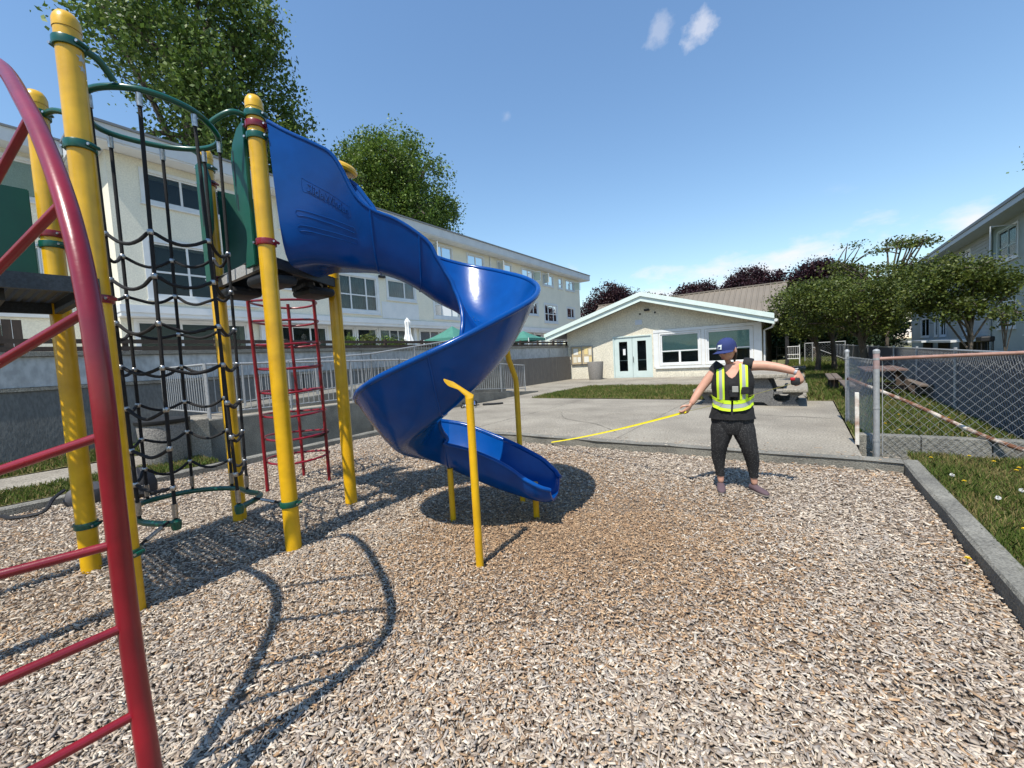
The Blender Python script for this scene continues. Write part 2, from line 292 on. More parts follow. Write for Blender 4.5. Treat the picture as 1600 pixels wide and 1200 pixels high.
# loose wood chips: real slivers, dense close to the camera, coarser further off
def chips():
    pos = []; siz = []
    def zone(n, rmin, rmax, smul):
        k = 0; P = []
        while k < n:
            m_ = int((n - k) * 1.7) + 200
            rr = np.sqrt(RNG.random(m_) * (rmax ** 2 - rmin ** 2) + rmin ** 2); th = RNG.random(m_) * R(118) + R(90 + 35.2 - 59)
            x, y = rr * np.cos(th), rr * np.sin(th); ok = (x > KX0 + 0.01) & (x < KX1 - 0.01) & (y > -1.2) & (y < KY1 - 0.01)
            P.append(np.stack([x[ok], y[ok]], 1)[:n - k]); k += len(P[-1])
        P = np.concatenate(P); pos.append(P); siz.append(np.full(n, smul))
    zone(38000, 0.9, 2.2, 1.0); zone(62000, 2.2, 4.0, 1.0); zone(46000, 4.0, 6.0, 1.1); zone(26000, 6.0, 9.6, 1.3)
    ns = 420; sp = np.stack([KX0 + (KX1 - KX0) * RNG.random(ns), KY1 + np.abs(RNG.normal(0, 0.28, ns)) + 0.01], 1); pos.append(sp); siz.append(np.full(ns, 1.0))
    P = np.concatenate(pos); S = np.concatenate(siz); n = len(P)
    fine = np.clip((vnoise(P[:, 0] * 0.8 + 11, P[:, 1] * 0.8 + 5, 21) - 0.35) * 2.2, 0, 1)       # brown, finer patches
    d = np.hypot(P[:, 0] + 1.5, P[:, 1] - 3.3); fine = np.clip(fine * 0.38 + np.clip(1.15 - d / 1.7, 0, 0.85), 0, 1)
    L = np.clip(RNG.lognormal(math.log(0.0218), 0.45, n), 0.010, 0.075) * S * (1 - 0.30 * fine)
    W = np.clip(RNG.lognormal(math.log(0.0090), 0.45, n), 0.0035, 0.025) * S * (1 - 0.25 * fine); W = np.minimum(W, L * 0.7)
    T = (0.002 + 0.0045 * RNG.random(n)) * S
    yaw_ = RNG.random(n) * 2 * math.pi; tl = RNG.normal(0, 0.22, n); rl = RNG.normal(0, 0.32, n); tl[-ns:] *= 0.2; rl[-ns:] *= 0.2
    ux = np.stack([np.cos(yaw_) * np.cos(tl), np.sin(yaw_) * np.cos(tl), np.sin(tl)], 1)
    sx = np.stack([-np.sin(yaw_), np.cos(yaw_), np.zeros(n)], 1); nz_ = np.cross(ux, sx)
    wx = sx * np.cos(rl)[:, None] + nz_ * np.sin(rl)[:, None]; tz = np.cross(ux, wx)
    c = np.stack([P[:, 0], P[:, 1], chipz(P[:, 0], P[:, 1]) + RNG.random(n) * 0.016 - 0.004], 1); c[-ns:, 2] = 0.124
    e0 = 0.35 + 0.65 * RNG.random(n); e1 = 0.35 + 0.65 * RNG.random(n); sk = RNG.normal(0, 0.12, n)
    vs_ = np.empty((n, 8, 3))
    k = 0
    for (a, b, t) in ((-1, -1, 0), (1, -1, 0), (1, 1, 0), (-1, 1, 0), (-1, -1, 1), (1, -1, 1), (1, 1, 1), (-1, 1, 1)):
        w = W * (e0 if a < 0 else e1) * 0.5 * b; l = L * 0.5 * a * (1 + sk * b)
        vs_[:, k] = c + ux * l[:, None] + wx * w[:, None] + tz * (T * t * (1.0 if t == 0 else 0.95))[:, None]; k += 1
    q = np.array([4, 5, 6, 7, 0, 1, 5, 4, 1, 2, 6, 5, 2, 3, 7, 6, 3, 0, 4, 7])
    F = (np.arange(n)[:, None] * 8 + q[None]).ravel()
    pal = np.array([[0.50, 0.42, 0.33], [0.38, 0.315, 0.25], [0.62, 0.54, 0.435], [0.27, 0.215, 0.17], [0.45, 0.395, 0.335], [0.345, 0.302, 0.26], [0.42, 0.325, 0.235], [0.18, 0.135, 0.102], [0.64, 0.57, 0.465]])
    w1 = np.array([.19, .20, .10, .13, .14, .12, .06, .04, .02]); w2 = np.array([.22, .20, .06, .17, .04, .03, .20, .07, .01])
    i1 = RNG.choice(9, n, p=w1 / w1.sum()); i2 = RNG.choice(9, n, p=w2 / w2.sum()); pick = RNG.random(n) < fine
    C_ = pal[np.where(pick, i2, i1)] * (0.82 + 0.36 * RNG.random((n, 1))); C_[pick] *= np.array([0.90, 0.735, 0.57])
    return np_mesh('wood_chips', vs_.reshape(-1, 3), F, 4, np.repeat(C_, 8, 0), CHIPM)
o = link('wood_chips', chips()); tag(o, 'grey brown wood chip surfacing filling the play area', 'wood chips', kind='stuff')

# concrete border round the play area
kb = MB()
def kerb_run(mb, p0, p1, w, z0, z1, seg=0.35):
    p0 = Vector(p0); p1 = Vector(p1); d = (p1 - p0); L = d.length; d.normalize(); nn = Vector((-d.y, d.x)); n = max(2, int(L / seg)); rings = []
    for i in range(n + 1):
        q = p0 + d * (L * i / n); j = [random.uniform(-0.006, 0.006) for _ in range(4)]; b = 0.018
        pr = [(0, z0), (0 + j[0], z1 - b), (b + j[1], z1 + j[3]), (w - b, z1 + j[2]), (w, z1 - b), (w, z0)]
        rings.append([(q.x + nn.x * a, q.y + nn.y * a, z) for a, z in pr])
    mb.loft(rings)
k1 = MB(); kerb_run(k1, (KX1, 6.30), (KX1, -3.2), 0.15, -0.15, 0.12)
kerb = struct('kerb', k1, CONCD, smooth=False)
k2 = MB(); kerb_run(k2, (KX1 - 0.002, KY1), (KX0 - 0.15, KY1), -0.168, -0.15, 0.117); struct('kerb', k2, CONCD)
k3 = MB(); kerb_run(k3, (KX0, -3.2), (KX0, KY1 - 0.002), 0.15, -0.15, 0.10); struct('kerb', k3, CONCD)

# paved court, cast in bays
def slab_field(name, xs, ys, z, mt, skip=()):
    o = struct(name, MB().box(xs[0] + 0.01, xs[-1] - 0.01, ys[0] + 0.01, ys[-1] - 0.01, -0.15, z - 0.03), CONCD)
    for i in range(len(xs) - 1):
        for j in range(len(ys) - 1):
            if (i, j) in skip: continue
            g = 0.007; MB().bbox(((xs[i] + xs[i + 1]) / 2, (ys[j] + ys[j + 1]) / 2, z - 0.05 + random.uniform(-0.003, 0.002)), (xs[i + 1] - xs[i] - 2 * g, ys[j + 1] - ys[j] - 2 * g, 0.1), 0.008).build('slab', mt, o)
    return o
PATIO = slab_field('patio', [-8.75, -5.6, -2.5, 0.58], [6.31, 9.1, 12.05], 0.118, CONC)
CRK = mat('crack_dirt', (0.05, 0.045, 0.035), 0.95)
for pts in ([(-7.9, 6.4), (-6.9, 7.2), (-6.4, 7.3), (-5.75, 8.3)], [(-4.9, 9.0), (-4.3, 8.1), (-3.5, 7.7), (-2.7, 6.9)], [(-2.3, 11.6), (-1.4, 10.7), (-0.9, 9.6), (0.4, 9.3)], [(-8.6, 10.6), (-7.4, 10.2), (-6.5, 11.2), (-5.8, 11.3)]):
    q = catmull([Vector((x, y, 0)) for x, y in pts], 7); L = []; 
    for i, p in enumerate(q): j = Vector((random.uniform(-.03, .03), random.uniform(-.03, .03), 0)); w_ = random.uniform(0.004, 0.011); L.append([(p.x + j.x, p.y + j.y - w_, 0.1215), (p.x + j.x, p.y + j.y + w_, 0.1215)])
    MB().loft(L, closed_ring=False).build('crack', CRK, PATIO)
MB().lathe([(0.20, 0.1), (0.20, 0.1225), (0.17, 0.1235)], (-6.9, 6.75, 0), 20).build('drain_cover', BLK, PATIO)
slab_field('pavement', [-11.45, -9.5, -7.9, -5.6, -3.2, -0.9], [16.9, 18.9, 20.5, 22.4], 0.112, CONC)
slab_field('pavement', [-11.45, -9.5, -7.75], [12.06, 14.4, 16.89], 0.115, CONC)
slab_field('pavement', [-0.9, 0.1], [12.06, 16.8, 22.4, 29.0], 0.114, CONC)
slab_field('footpath', [-10.1, -8.75], [-6, -3.5, -1.0, 1.3, 2.6], 0.108, CONC)
for nm, x0, x1, y0, y1, z in (('lawn', -11.55, -10.1, -6, 2.85, 0.12), ('lawn', -8.75, -7.78, -6, 2.66, 0.10), ('lawn', -7.74, -0.91, 12.07, 16.88, 0.125),
                              ('lawn', 0.59, 2.9, 7.42, 12.06, 0.12), ('lawn', 0.105, 2.9, 12.06, 60, 0.12), ('lawn', -14, 0.1, 29.01, 60, 0.10), ('lawn', 1.04, 12, -6, 6.9, 0.06), ('lawn', 2.9, 30, 7.4, 90, 0.10)):
    n = 12; mb = MB(); xs = np.linspace(x0, x1, n); ys = np.linspace(y0, y1, n * 2)
    vv = [(x, y, z + 0.02 * (random.random() - 0.5)) for y in ys for x in xs]
    mb.add(vv, [(j * n + i, j * n + i + 1, (j + 1) * n + i + 1, (j + 1) * n + i) for j in range(len(ys) - 1) for i in range(n - 1)]); struct(nm, mb, LAWNM, smooth=True)

def grass(name, regions, label, hs=(0.03, 0.07), wd=0.005, dry=0.35):
    Vs = []; Cs = []
    for (x0, x1, y0, y1, z, n, sc) in regions:
        x = x0 + (x1 - x0) * RNG.random(n); y = y0 + (y1 - y0) * RNG.random(n)
        th = vnoise(x * 1.7 + 20, y * 1.7 + 20, 8) * 0.6 + vnoise(x * 5 + 3, y * 5 + 3, 9) * 0.4
        keep = RNG.random(n) < 0.35 + 0.9 * th; x, y, th = x[keep], y[keep], th[keep]; n = len(x)
        h = (hs[0] + (hs[1] - hs[0]) * RNG.random(n)) * (0.55 + 0.8 * th) * sc; w = wd * sc * (0.6 + 0.8 * RNG.random(n)); a = RNG.random(n) * 2 * math.pi; ln = RNG.normal(0, 0.55, n) * h; b = RNG.random(n) * 2 * math.pi
        p = np.stack([x, y, np.full(n, z - 0.005)], 1); s_ = np.stack([np.cos(a), np.sin(a), np.zeros(n)], 1) * w[:, None]
        mid = p + np.stack([np.cos(b) * ln * 0.35, np.sin(b) * ln * 0.35, h * 0.6], 1); top = p + np.stack([np.cos(b) * ln, np.sin(b) * ln, h], 1)
        Vs.append(np.stack([p - s_, p + s_, mid + s_ * 0.7, top, mid - s_ * 0.7], 1).reshape(-1, 3))
        g = np.array([0.10, 0.142, 0.028]) * (0.65 + 0.7 * RNG.random((n, 1))); dr = np.array([0.26, 0.21, 0.085]) * (0.7 + 0.5 * RNG.random((n, 1)))
        isd = RNG.random(n) < np.clip(dry * (1.5 - 1.7 * th) + 0.06, 0, 1); g[isd] = dr[isd]; Cs.append(np.repeat(g, 5, 0))
    V = np.concatenate(Vs); F = (np.arange(len(V) // 5)[:, None] * 5 + np.array([0, 1, 2, 3, 4])[None]).ravel()
    o = link(name, np_mesh(name, V, F, 5, np.concatenate(Cs), GRASSM)); return tag(o, label, 'grass', kind='stuff')
grass('grass', [(1.05, 2.2, 2.2, 6.9, 0.06, 44000, 1.0), (2.2, 4.5, 4.2, 6.9, 0.06, 14000, 1.2)], 'patchy lawn grass beside the right hand kerb', (0.03, 0.085), 0.0035, 0.5)
grass('grass', [(0.6, 2.2, 7.45, 13, 0.12, 30000, 1.3), (0.11, 2.2, 12.07, 24, 0.12, 26000, 2.0), (-0.9, 2.2, 24, 45, 0.12, 10000, 3.2)], 'lawn grass behind the chain link fence', (0.03, 0.09), 0.004, 0.3)
grass('grass', [(-7.72, -0.92, 12.08, 16.86, 0.125, 45000, 1.5)], 'grass island between the patio and the low building', (0.03, 0.07), 0.005, 0.35)
grass('grass', [(-8.74, -7.79, -0.5, 2.65, 0.10, 9000, 1.3), (-11.5, -10.12, -0.5, 2.85, 0.12, 11000, 1.6)], 'grass strips along the footpath by the grey wall', (0.03, 0.08), 0.005, 0.35)

# dandelions
def dandelion(x, y, z, h, white, label, grp):
    t = empty('dandelion', (x, y, z), label, 'flower', grp)
    MB().tube([(x, y, z), (x + 0.006, y, z + h * 0.6), (x + 0.01, y + 0.004, z + h)], 0.0018, 5).build('stem', mat('stem_green', (0.12, 0.16, 0.04), 0.6), t)
    mb = MB()
    if white:
        for k in range(46):
            u = random.uniform(-1, 1); a = random.uniform(0, 6.28); s_ = math.sqrt(1 - u * u); d = Vector((s_ * math.cos(a), s_ * math.sin(a), u)); c = Vector((x + 0.01, y + 0.004, z + h)); e = d.orthogonal() * 0.0035
            mb.add([c, c + d * 0.016 - e, c + d * 0.019, c + d * 0.016 + e], [(0, 1, 2, 3)])
        mb.build('seed_head', mat('seed_white', (0.55, 0.55, 0.52), 0.9), t)
    else:
        for L in range(3):
            for k in range(14):
                a = 6.283 * k / 14 + L; c = Vector((x + 0.01, y + 0.004, z + h)); d = Vector((math.cos(a), math.sin(a), 0.25 + 0.5 * L)).normalized(); e = Vector((-math.sin(a), math.cos(a), 0)) * 0.004
                mb.add([c - e * 0.5, c + d * 0.013 - e, c + d * (0.019 - L * 0.003), c + d * 0.013 + e, c + e * 0.5], [(0, 1, 2, 3, 4)])
        mb.build('bloom', mat('dandelion_yellow', (0.80, 0.56, 0.01), 0.6), t)
for (x, y) in ((1.22, 5.51), (1.25, 4.33), (1.36, 4.38), (1.62, 6.35), (1.78, 6.3), (1.15, 6.35), (1.72, 6.15), (1.5, 6.6), (1.95, 5.6)):
    dandelion(x, y, 0.06, random.uniform(0.05, 0.09), False, 'small yellow dandelion bloom in the lawn beside the kerb', 'yellow dandelions by the kerb')
dandelion(0.84, 3.72, 0.02, 0.05, False, 'lone yellow dandelion growing through the wood chips against the kerb', None)
for (x, y) in ((1.30, 5.0), (1.16, 5.6), (1.5, 5.25), (1.42, 4.75)):
    dandelion(x, y, 0.06, random.uniform(0.07, 0.10), True, 'white dandelion seed head in the lawn beside the kerb', 'dandelion seed heads by the kerb')
for (x, y) in ((1.0, 8.2), (1.3, 9.3), (1.7, 9.6), (1.85, 9.1), (0.9, 10.4), (1.5, 11.5), (1.1, 7.8), (1.9, 10.6), (1.2, 17.0), (0.9, 16.0), (0.75, 18.0), (1.3, 16.4)):
    dandelion(x, y, 0.12, random.uniform(0.08, 0.14), False, 'yellow dandelion in the lawn behind the chain link fence', 'dandelions behind the fence')

# ================================================================== BUILDING HELPERS
def wall_holes(mb, P, U, W, N, u0, u1, w0, w1, holes, depth):
    """wall sheet in plane P+u*U+w*W with rectangular openings; N points out of the wall; reveals go inwards"""
    P, U, W, N = Vector(P), Vector(U), Vector(W), Vector(N)
    us = sorted({u0, u1} | {h[0] for h in holes} | {h[1] for h in holes}); ws = sorted({w0, w1} | {h[2] for h in holes} | {h[3] for h in holes})
    pt = lambda u, w, d=0: tuple(P + U * u + W * w - N * d)
    for i in range(len(us) - 1):
        for j in range(len(ws) - 1):
            a, b = (us[i] + us[i + 1]) / 2, (ws[j] + ws[j + 1]) / 2
            if any(h[0] < a < h[1] and h[2] < b < h[3] for h in holes): continue
            mb.add([pt(us[i], ws[j]), pt(us[i + 1], ws[j]), pt(us[i + 1], ws[j + 1]), pt(us[i], ws[j + 1])], [(0, 1, 2, 3)])
    for (a, b, c, d) in holes:
        mb.add([pt(a, c), pt(b, c), pt(b, d), pt(a, d), pt(a, c, depth), pt(b, c, depth), pt(b, d, depth), pt(a, d, depth)], [(0, 1, 5, 4), (1, 2, 6, 5), (2, 3, 7, 6), (3, 0, 4, 7)])
def bar(mb, P, U, W, N, u0, u1, w0, w1, d0, d1):
    """box in wall coordinates; d measured outwards along N"""
    P, U, W, N = Vector(P), Vector(U), Vector(W), Vector(N)
    c = [P + U * u + W * w + N * d for d in (d0, d1) for (u, w) in ((u0, w0), (u1, w0), (u1, w1), (u0, w1))]
    mb.add([tuple(x) for x in c], [(0, 1, 2, 3), (7, 6, 5, 4), (0, 4, 5, 1), (1, 5, 6, 2), (2, 6, 7, 3), (3, 7, 4, 0)])
def window(parent, P, U, W, N, h, cols, rows, mt=None, casing=0.10, curtain=None, sill=True, opened=None, fr=0.05, cast=True):
    mt = mt or WHT; u0, u1, w0, w1 = h; mb = MB()
    if casing:   # flat casing boards round the opening, a touch proud of the wall
        bar(mb, P, U, W, N, u0 - casing, u0, w0 - casing, w1 + casing, 0.002, 0.03); bar(mb, P, U, W, N, u1, u1 + casing, w0 - casing, w1 + casing, 0.002, 0.03)
        bar(mb, P, U, W, N, u0, u1, w1, w1 + casing, 0.002, 0.032); bar(mb, P, U, W, N, u0, u1, w0 - casing, w0, 0.002, 0.032)
    a, b, c, d = u0 + 0.003, u1 - 0.003, w0 + 0.003, w1 - 0.003
    bar(mb, P, U, W, N, a, a + fr, c, d, -0.07, -0.01); bar(mb, P, U, W, N, b - fr, b, c, d, -0.07, -0.01); bar(mb, P, U, W, N, a + fr, b - fr, c, c + fr, -0.071, -0.011); bar(mb, P, U, W, N, a + fr, b - fr, d - fr, d, -0.071, -0.011)
    cs = [a + fr + (b - a - 2 * fr) * x for x in cols]; rs = [c + fr + (d - c - 2 * fr) * x for x in rows]
    for x in cs[1:-1]: bar(mb, P, U, W, N, x - 0.03, x + 0.03, c + fr, d - fr, -0.065, -0.014)
    for y in rs[1:-1]: bar(mb, P, U, W, N, a + fr, b - fr, y - 0.028, y + 0.028, -0.067, -0.016)
    o = mb.build('window', mt, parent)
    for i in range(len(cs) - 1):
        for j in range(len(rs) - 1):
            g = MB(); bar(g, P, U, W, N, cs[i] + (0.031 if i else 0.001), cs[i + 1] - (0.031 if i < len(cs) - 2 else 0.001), rs[j] + (0.029 if j else 0.001), rs[j + 1] - (0.029 if j < len(rs) - 2 else 0.001), -0.048, -0.042); g.build('pane', GLASS, o)
    if sill:
        g = MB(); bar(g, P, U, W, N, u0 - casing - 0.03, u1 + casing + 0.03, w0 - casing - 0.05, w0 - casing - 0.002, 0.002, 0.07); g.build('sill', mt, o)
    bk = MB(); bar(bk, P, U, W, N, u0 - 0.002, u1 + 0.002, w0 - 0.002, w1 + 0.002, -0.62, -0.6); bk.build('room', DARK, o)
    if curtain:
        f0, f1, cm = curtain; g = MB(); Pv, Uv, Wv, Nv = Vector(P), Vector(U), Vector(W), Vector(N); n = max(6, int((u1 - u0) * (f1 - f0) / 0.07)); top, bot = [], []
        for k in range(n + 1):
            u = u0 + (u1 - u0) * (f0 + (f1 - f0) * k / n); dd = -0.16 + (0.02 if k % 2 else -0.02); top.append(tuple(Pv + Uv * u + Wv * (w1 - 0.02) + Nv * dd)); bot.append(tuple(Pv + Uv * u + Wv * (w0 + 0.02) + Nv * dd))
        g.loft([bot, top], closed_ring=False); g.build('curtain', cm, o)
    if opened:
        u_, sgn, wd = opened; g = MB(); Pv, Uv, Wv, Nv = Vector(P), Vector(U), Vector(W), Vector(N); e = (Uv * sgn * 0.35 + Nv * 0.94).normalized(); q = e.cross(Wv)
        for (x0, x1, y0, y1) in ((0, 0.045, w0 + 0.03, w1 - 0.03), (wd - 0.045, wd, w0 + 0.03, w1 - 0.03), (0.045, wd - 0.045, w0 + 0.03, w0 + 0.075), (0.045, wd - 0.045, w1 - 0.075, w1 - 0.03)): bar(g, Pv + Uv * u_, e, W, q, x0, x1, y0, y1, -0.02, 0.02)
        s_ = g.build('open_casement', mt, o); g = MB(); bar(g, Pv + Uv * u_, e, W, q, 0.046, wd - 0.046, w0 + 0.076, w1 - 0.076, -0.003, 0.003); g.build('pane', GLASS, o)
    return o
Z3 = (0, 0, 1)

# ================================================================== LEFT APARTMENT BUILDING
LB = empty('apartment_building', (-17, 20, 2.05), 'long cream stucco three storey apartment building with flat roof behind the slide', 'building')
XF = -17.0; PL = (XF, 0, 0); UY = (0, 1, 0); NX = (1, 0, 0)
top = [(4.5, 7.3, 7.2, 8.1), (8.7, 10.5, 7.35, 8.15), (11.6, 13.3, 7.35, 8.2), (14.4, 15.9, 7.35, 8.2), (17.0, 18.6, 7.4, 8.25), (20.05, 21.6, 7.4, 8.2), (23.2, 24.8, 7.4, 8.2), (26.2, 27.8, 7.4, 8.2), (29.25, 30.85, 7.4, 8.2), (31.85, 32.45, 7.4, 8.2), (33.2, 34.75, 7.4, 8.2)]
midw = [(4.45, 7.4, 4.2, 5.9), (8.6, 9.9, 4.95, 5.85), (11.05, 13.05, 4.2, 5.78), (13.75, 15.5, 4.95, 5.85), (16.95, 18.95, 4.2, 5.65), (20.2, 21.9, 4.9, 5.8), (23.4, 25.4, 4.3, 5.75), (26.6, 28.2, 4.9, 5.8), (29.3, 31.3, 4.45, 5.78), (33.2, 34.65, 4.94, 5.78)]
w = MB(); wall_holes(w, PL, UY, Z3, NX, 3.65, 35.9, 3.86, 8.45, top + midw, 0.6); w.build('wall', STUC, LB)
gw = [(4.1, 7.3, 2.35, 3.4), (8.2, 10.6, 2.35, 3.4), (11.35, 12.0, 2.35, 3.4), (12.2, 13.3, 2.2, 3.4), (13.5, 15.2, 2.35, 3.4), (16.2, 18.4, 2.2, 3.4), (20, 22.5, 2.3, 3.4), (24, 27, 2.3, 3.4), (28.6, 29.6, 2.2, 3.4), (30.4, 32.2, 2.35, 3.4), (33, 35.2, 2.35, 3.4)]
PG = (XF - 0.55, 0, 0); g_ = MB(); wall_holes(g_, PG, UY, Z3, NX, 3.7, 35.85, 1.9, 3.75, gw, 0.6); g_.build('ground_floor_wall', STUC, LB)
e_ = MB(); wall_holes(e_, (XF - 9, 3.65, 0), (1, 0, 0), Z3, (0, -1, 0), 0, 9, 3.86, 8.45, [], 0.3); wall_holes(e_, (XF - 9, 3.7, 0), (1, 0, 0), Z3, (0, -1, 0), 0, 8.45, 1.9, 3.86, [], 0.3)
e_.box(XF - 9, XF - 8.8, 3.66, 35.88, 1.9, 8.44); e_.box(XF - 8.7, XF - 0.02, 35.75, 35.89, 1.9, 8.44); e_.build('end_wall', STUC, LB)
b_ = MB(); b_.box(XF - 0.55, XF + 0.06, 3.60, 35.95, 3.62, 3.85); b_.box(XF - 0.54, XF + 0.02, 3.62, 35.93, 3.50, 3.618); b_.build('floor_band', WHT, LB)
for (y0) in (7.75, 11.0, 15.6, 19.2, 23.2, 28.0, 32.6): MB().box(XF - 0.5, XF - 0.34, y0, y0 + 0.16, 2.0, 3.499).build('column', WHT, LB)
rf = MB(); rf.box(XF - 9.6, XF + 0.65, 3.05, 36.9, 8.50, 8.93); rfo = rf.build('roof', FASC, LB)
MB().box(XF - 9.65, XF + 0.70, 3.0, 36.95, 8.935, 9.0).build('roof_edge_flashing', ROOFM, rfo)
MB().box(XF - 9.5, XF + 0.62, 3.1, 36.85, 8.455, 8.497).build('soffit', WHT, rfo)
for i, h in enumerate(top):
    n2 = (0, 0.5, 1) if h[1] - h[0] > 0.8 else (0, 1)
    window(LB, PL, UY, Z3, NX, h, (0, .34, 1) if i == 0 else n2, (0, .4, 1) if i == 9 else (0, 1), curtain=(0.0, 0.48, CURT) if i in (1, 4, 5, 8) else None, opened={4: (17.05, -1, 0.7), 6: (23.25, -1, 0.7), 7: (27.75, 1, 0.6), 8: (29.3, -1, 0.7), 10: (34.7, 1, 0.6)}.get(i))
for i, h in enumerate(midw):
    big = h[3] - h[2] > 1.2
    window(LB, PL, UY, Z3, NX, h, ((0, .34, 1) if i == 0 else (0, .28, .72, 1)) if big else (0, .62, 1), (0, .45, 1) if big else (0, 1), casing=0.14 if big else 0.1, curtain=(0.02, 0.98, CURT) if i in (2, 3, 4) else None)
for i, h in enumerate(gw): window(LB, PG, UY, Z3, NX, h, (0, .36, .7, 1) if h[1] - h[0] > 1.4 else (0, 1), (0, 1), casing=0.09, sill=False, curtain=(0.1, 0.45, CURT) if i in (4, 8) else None)
for (y, z0, z1) in ((22.3, 4.0, 8.4), (10.75, 3.9, 8.4)): MB().tube([(XF + 0.05, y, z1), (XF + 0.05, y, z0)], 0.04, 8).build('downpipe', WHT, LB)
MB().bbox((XF + 0.08, 13.38, 5.93), (0.16, 0.34, 0.12), 0.02).build('wall_light', BLK, LB)
MB().box(XF + 0.003, XF + 0.012, 13.3, 15.7, 3.9, 4.72).build('repair_patch', WHT, LB)

LC = empty('apartment_building', (-19.3, -2, 2.05), 'set back cream building wing beyond the leftmost yellow post', 'building')
PC = (-19.3, 0, 0); cw = [(0.9, 2.55, 7.25, 8.35), (-3, -1.2, 7.25, 8.35), (0.3, 2.4, 4.3, 5.8), (-4, -2, 4.3, 5.8), (-0.5, 1.6, 2.3, 3.4)]
w = MB(); wall_holes(w, PC, UY, Z3, NX, -12, 3.6, 1.9, 8.6, cw, 0.6); w.box(-26, -19.35, -12, 3.6, 1.9, 8.55); w.f = w.f; w.build('wall', STUC, LC)
rf = MB().box(-26.3, -18.7, -12.5, 3.04, 8.6, 9.0).build('roof', FASC, LC); MB().box(-26.4, -18.65, -12.6, 3.045, 9.003, 9.06).build('roof_edge_flashing', ROOFM, rf)
for i, h in enumerate(cw): window(LC, PC, UY, Z3, NX, h, (0, .5, 1), (0, 1), curtain=(0, 1, CURT) if i != 4 else None)
MB().box(-19.28, -19.2, -12, 3.55, 3.6, 3.85).build('floor_band', WHT, LC)

# ================================================================== TERRACE, RETAINING WALL, RAMP
TERR = mat('terrace_paving', (0.42, 0.40, 0.36), 0.9, col2=(0.34, 0.325, 0.3), vscale=2)
struct('terrace', MB().box(-60, -11.75, -30, 60, -0.15, 2.05), TERR)
RWL = empty('retaining_wall', (-11.6, 9, 0), 'two tone concrete retaining wall with dark lower panels below the left apartment terrace', 'wall')
y = -8.0; k = 0
while y < 24:
    L = 2.02; k += 1
    MB().bbox((-11.62, y + L / 2, 0.70), (0.22, L - 0.022, 1.42), 0.008).build('lower_panel', WALLD, RWL)
    y += L
y = -8.0
while y < 24:
    L = 4.04; MB().bbox((-11.68, y + L / 2, 1.76), (0.16, L - 0.02, 0.56), 0.008).build('upper_panel', WALLW, RWL); y += L
MB().box(-11.72, -11.48, -8, 24.3, 1.413, 1.475).build('ledge', CONCD, RWL)
MB().box(-11.80, -11.54, -8, 24.3, 2.045, 2.13).build('coping', CONCD, RWL)
TF = empty('terrace_edge_fence', (-11.9, 8, 2.1), 'low dark timber rail along the top of the retaining wall', 'fence')
for y in np.arange(-6, 24, 1.7): MB().box(-11.95, -11.86, y, y + 0.09, 2.05, 2.42 + 0.03 * random.random()).build('post', WOODD, TF)
for z in (2.15, 2.30): MB().box(-11.858, -11.83, -7, 24, z, z + 0.09).build('rail', WOODD, TF)
DF = empty('timber_fence', (-14.4, -3, 2.05), 'tall dark brown timber fence on the terrace at far left', 'fence')
bme = MB().box(-0.02, 0.02, -0.07, 0.07, 0, 0.95).mesh('board', WOODD)
for y in np.arange(-8, 1.35, 0.15): link('board', bme, DF, (-0.05 + 0.012 * random.random(), y + 3, 0.02 * random.random()))
WF = empty('timber_fence', (-11.42, 18, 0), 'weathered grey vertical board fence between the ramp and the low building', 'fence')
bme = MB().bbox((0, 0, 0.70), (0.025, 0.135, 1.4), 0.004).mesh('board', WOODG)
for y in np.arange(14.2, 22.4, 0.142): link('board', bme, WF, (0.006 * random.random(), y - 18, 0.08 + 0.015 * random.random()))
for z in (0.4, 1.2): MB().box(-11.46, -11.44, 14.1, 22.5, z, z + 0.09).build('rail', WOODG, WF)

RP = empty('concrete_ramp', (-9.6, 8, 0), 'low concrete access ramp with side wall behind the slide', 'ramp')
prof = [(2.75, 0.70), (6.5, 0.66), (8.0, 0.62), (10.4, 0.46), (14.3, 0.16)]
mb = MB(); mb.extr([(-8.8, a, -0.1) for a in (14.3,)] + [(-8.8, 2.75, -0.1)] + [(-8.8, a, b) for a, b in prof], (-0.2, 0, 0)); mb.build('side_wall', CONCD, RP)
mb = MB(); mb.extr([(-9.003, 14.2, -0.1), (-9.003, 2.9, -0.1)] + [(-9.003, a + (0.15 if a < 3 else 0), b - 0.06) for a, b in prof], (-2.4, 0, 0)); mb.build('ramp_deck', CONC, RP)
MB().bbox((-9.0, 2.72, 0.34), (0.62, 0.30, 0.84), 0.02).build('end_block', CONC, RP)
MB().extr([(-10.2, 14, -0.1), (-10.2, 4.0, -0.1), (-10.2, 4.0, 0.75), (-10.2, 7.5, 0.95), (-10.2, 12.5, 1.55), (-10.2, 14, 1.55)], (-1.28, 0, 0)).build('upper_run', CONCD, RP)
balm = {}
